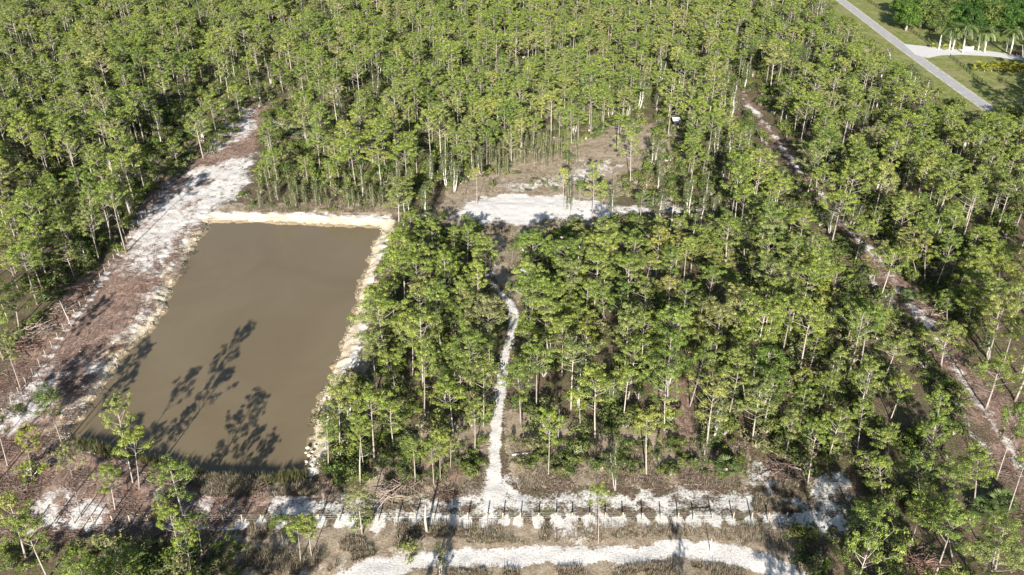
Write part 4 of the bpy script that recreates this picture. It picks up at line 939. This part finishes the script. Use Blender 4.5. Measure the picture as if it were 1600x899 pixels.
for i, (u, v) in enumerate(PM):
    x, y = G(u, v); o = empty('palmetto', (x, y, 0)); c = bpy.data.objects.new('fronds', PALMETTO[i % 3]); c.scale = (1.7, 1.7, 1.5); link(c, o); q = MB(); q.tube([(-.5, 0, .05), (0, 0, .4)], [.1, .1], 5); q.obj('stem', BARK, o)
    where = 'in the right stand' if i < 5 or i == 13 else ('in the lower right corner' if i < 8 else ('between pond and track' if 8 < i < 12 else 'by the shaded path'))
    tag(o, None, 'palmetto', 'palmettos ' + where); pend('m' + where, o, u, v, 'palmetto', where)

# dead trees, fallen logs, brush
def snag(b_, t_, lab, r=.16, nb=7, tint=None):
    x, y = G(*b_); h, lean = top_of(b_, t_); h = max(2.5, h); o = empty('dead_tree', (x, y, 0)); o.rotation_euler = (0, math.atan2(lean, h), 0); rnd = random.Random(int(b_[0])); tag(o, lab, 'dead tree')
    mb = MB(); mb.tube([(0, 0, -.1), (rnd.uniform(-.2, .2), 0, h * .5), (rnd.uniform(-.2, .2), .1, h)], [r, r * .7, r * .25], 7); mb.obj('trunk', DEAD, o, True)
    if nb:
        q = MB()
        for k in range(nb): th = rnd.uniform(0, 6.28); z = h * rnd.uniform(.35, .95); pts = limb(q, (0, 0, z), (math.cos(th), math.sin(th), .5), rnd.uniform(.8, 2.6) * (h / 10), r * .35, rnd, .15, 4); limb(q, pts[2], (math.cos(th + .7), math.sin(th + .7), .6), .9, r * .18, rnd, .1, 3)
        q.obj('branches', DEAD, o)
snag((117, 395), (92, 345), 'forked bare grey trunk in the left forest near the mulch', .2, 5); snag((168, 240), (152, 182), 'wide bare branching dead tree in the left forest', .24, 14); snag((563, 758), (561, 694), 'bare straight pole-like dead trunk beside the pond corner', .13, 2)
snag((667, 832), (665, 790), 'short pale broken stump trunk at the fence left of the track', .24, 2); snag((1045, 372), (1052, 320), 'white bare tree in front of the sandy clearing', .16, 10); snag((1015, 330), (1022, 305), 'low tangled dead tree in the dry clearing', .15, 12)
snag((1250, 90), (1255, 58), 'bare grey trunk in the wood near the lane', .2, 4); snag((527, 168), (525, 140), 'bright white bare trunk in the wood behind the pond', .38, 1); snag((1300, 100), (1305, 70), 'thin white dead trunk among grey trees by the lane', .18, 3)
snag((112, 510), (92, 470), 'dark leaning dead sapling on the mulch left of the pond', .1, 4); snag((873, 690), (874, 640), 'thin grey dead pole right of the sand track', .07, 1); snag((1600, 100), (1598, 68), 'pale bare trunk behind the palms at the right edge', .25, 2)
snag((709, 300), (712, 270), 'broken pale trunk left of the dry clearing', .2, 3); snag((1110, 862), (1111, 845), 'small bare grey bush tree at the sand road edge', .08, 8)
def log(p1, p2, lab, r=.13):
    a = G(*p1); b2 = G(*p2); o = empty('fallen_log', (a[0], a[1], r)); tag(o, lab, 'log'); mb = MB(); d = Vector((b2[0] - a[0], b2[1] - a[1], 0)); mb.tube([(0, 0, 0), d * .5 + Vector((.1, .1, .04)), d], [r, r * .8, r * .45], 7); mb.obj('bole', DEAD, o, True)
    q = MB(); rnd = random.Random(int(p1[0]))
    for k in range(4): limb(q, d * rnd.uniform(.5, .95), d.normalized() + Vector((rnd.uniform(-1, 1), rnd.uniform(-1, 1), .4)), rnd.uniform(.6, 1.3), r * .35, rnd, .1, 3)
    q.obj('branch_stubs', DEAD, o)
log((1252, 735), (1205, 722), 'pale fallen trunk at the top of the sandy hollow'); log((848, 712), (832, 742), 'thin fallen stem right of the sand track', .08); log((985, 285), (1025, 292), 'fallen pale trunk in the dry clearing'); log((1000, 302), (1050, 310), 'long fallen trunk beside the tangled dead tree', .1)
log((800, 712), (847, 709), 'pale log lying under the olive bush right of the track', .16); log((1330, 690), (1372, 740), 'thin fallen log in the right hand shade', .08); log((395, 470), (400, 500), 'short log', .1) if False else None
log((1450, 500), (1490, 515), 'fallen pine trunk across the mulch beside the path'); log((1070, 758), (1110, 760), 'fallen grey stick above the braced fence posts', .06)
def brush(b_, s, lab):
    x, y = G(*b_); rnd = random.Random(int(b_[0])); mb = MB()
    for _ in range(90):
        th = rnd.uniform(0, 6.28); c = Vector((rnd.gauss(0, .8), rnd.gauss(0, .6), abs(rnd.gauss(.25, .25)))) * s; d = Vector((math.cos(th), math.sin(th), rnd.uniform(-.1, .5))) * rnd.uniform(.3, .9) * s; mb.tube([c - d, c + d], [.035 * s, .018 * s], 3, 0, rnd.random())
    o = mb.obj('brush_pile', TWIG, loc=(x, y, 0)); tag(o, lab, 'brush pile')
for b_, s, lab in [((612, 772), 1.6, 'tangle of reddish branches above the white sand left of the track'), ((1225, 742), 1.6, 'brush heap beside the fallen trunk at the sandy hollow'), ((1020, 296), 2.0, 'heap of reddish brush in the dry clearing'), ((130, 455), 2.0, 'reddish brush row at the left forest edge, upper heap'), ((95, 490), 2.0, 'reddish brush row at the left forest edge, middle heap'), ((60, 522), 2.0, 'reddish brush row at the left forest edge, lower heap'), ((25, 548), 2.0, 'reddish brush heap nearest the left picture edge'), ((1485, 490), 2.0, 'brush heap on the mulch beside the shaded path'), ((700, 775), 1.2, 'low brush heap left of the track mouth'), ((1440, 890), 2.2, 'reddish brush heap at the bottom edge, lower right')]: brush(b_, s, lab)
# pale limestone blocks at the near right pond corner
for i, (u, v, s) in enumerate([(481,700,1.0),(488,706,.8),(483,712,1.0),(491,717,.7),(479,722,.9),(487,726,.8),(484,733,1.0),(493,697,.6),(478,708,.7)]):
    x, y = G(u, v, -.5); q = MB(); q.lump((0, 0, 0), (.36 * s, .3 * s, .24 * s), random.Random(50 + i)); o = q.obj('limestone_block', STONE, loc=(x, y, -.45)); tag(o, None, 'rock', 'limestone blocks at the pond corner'); pend('r', o, u, v, 'pale limestone block', 'at the pond corner')

# white hunting blind roof behind the clearing, and small utility vehicle on the trail
x, y = G(1055, 204); o = empty('raised_hide', (x, y, 0)); tag(o, 'raised hide with a white roof standing behind the dry clearing', 'hide')
for sx in (-.7, .7):
    for sy in (-.7, .7): mb = MB(); mb.box((sx, sy, 1.0), (.12, .12, 2.0)); mb.obj('leg', TANP, o)
mb = MB(); mb.box((0, 0, 2.25), (1.6, 1.6, .5)); mb.box((0, 0, 2.9), (1.5, 1.5, .8)); mb.obj('cabin', BLACKP, o)
mb = MB(); mb.grid_add([(-1.15, -1.1, 3.3), (1.15, -1.1, 3.45), (1.15, 1.1, 3.75), (-1.15, 1.1, 3.6), (-1.15, -1.1, 3.4), (1.15, -1.1, 3.55), (1.15, 1.1, 3.85), (-1.15, 1.1, 3.7)], [(0, 3, 2, 1), (4, 5, 6, 7), (0, 1, 5, 4), (1, 2, 6, 5), (2, 3, 7, 6), (3, 0, 4, 7)]); mb.obj('roof', WHITEP, o)
x, y = G(816, 434); o = empty('utility_vehicle', (x, y, 0)); o.rotation_euler.z = .1; tag(o, 'small white flat-topped utility vehicle parked under the trees beside the trail', 'vehicle')
mb = MB(); mb.box((0, 0, .6), (2.3, 1.25, .35)); mb.box((-.85, 0, .85), (.55, 1.2, .25)); mb.obj('body', WHITEP, o)
mb = MB(); mb.box((.1, 0, 1.75), (1.6, 1.3, .07)); mb.obj('roof', WHITEP, o)
mb = MB()
for sx in (-.6, .8):
    for sy in (-.55, .55): mb.tube([(sx, sy, .75), (sx, sy, 1.72)], [.03, .03], 5)
mb.obj('roll_cage', BLACKP, o)
mb = MB(); mb.box((.1, 0, .95), (.5, 1.0, .3)); mb.obj('seat', BLACKP, o)
for sx in (-.8, .8):
    for sy in (-.6, .6): mb = MB(); mb.tube([(sx, sy - .12, .32), (sx, sy + .12, .32)], [.32, .32], 12); mb.obj('wheel', RUBBER, o)
settle()
print('pines', len(pines), 'stuff', len(stuff_pts), 'greys', cnt)
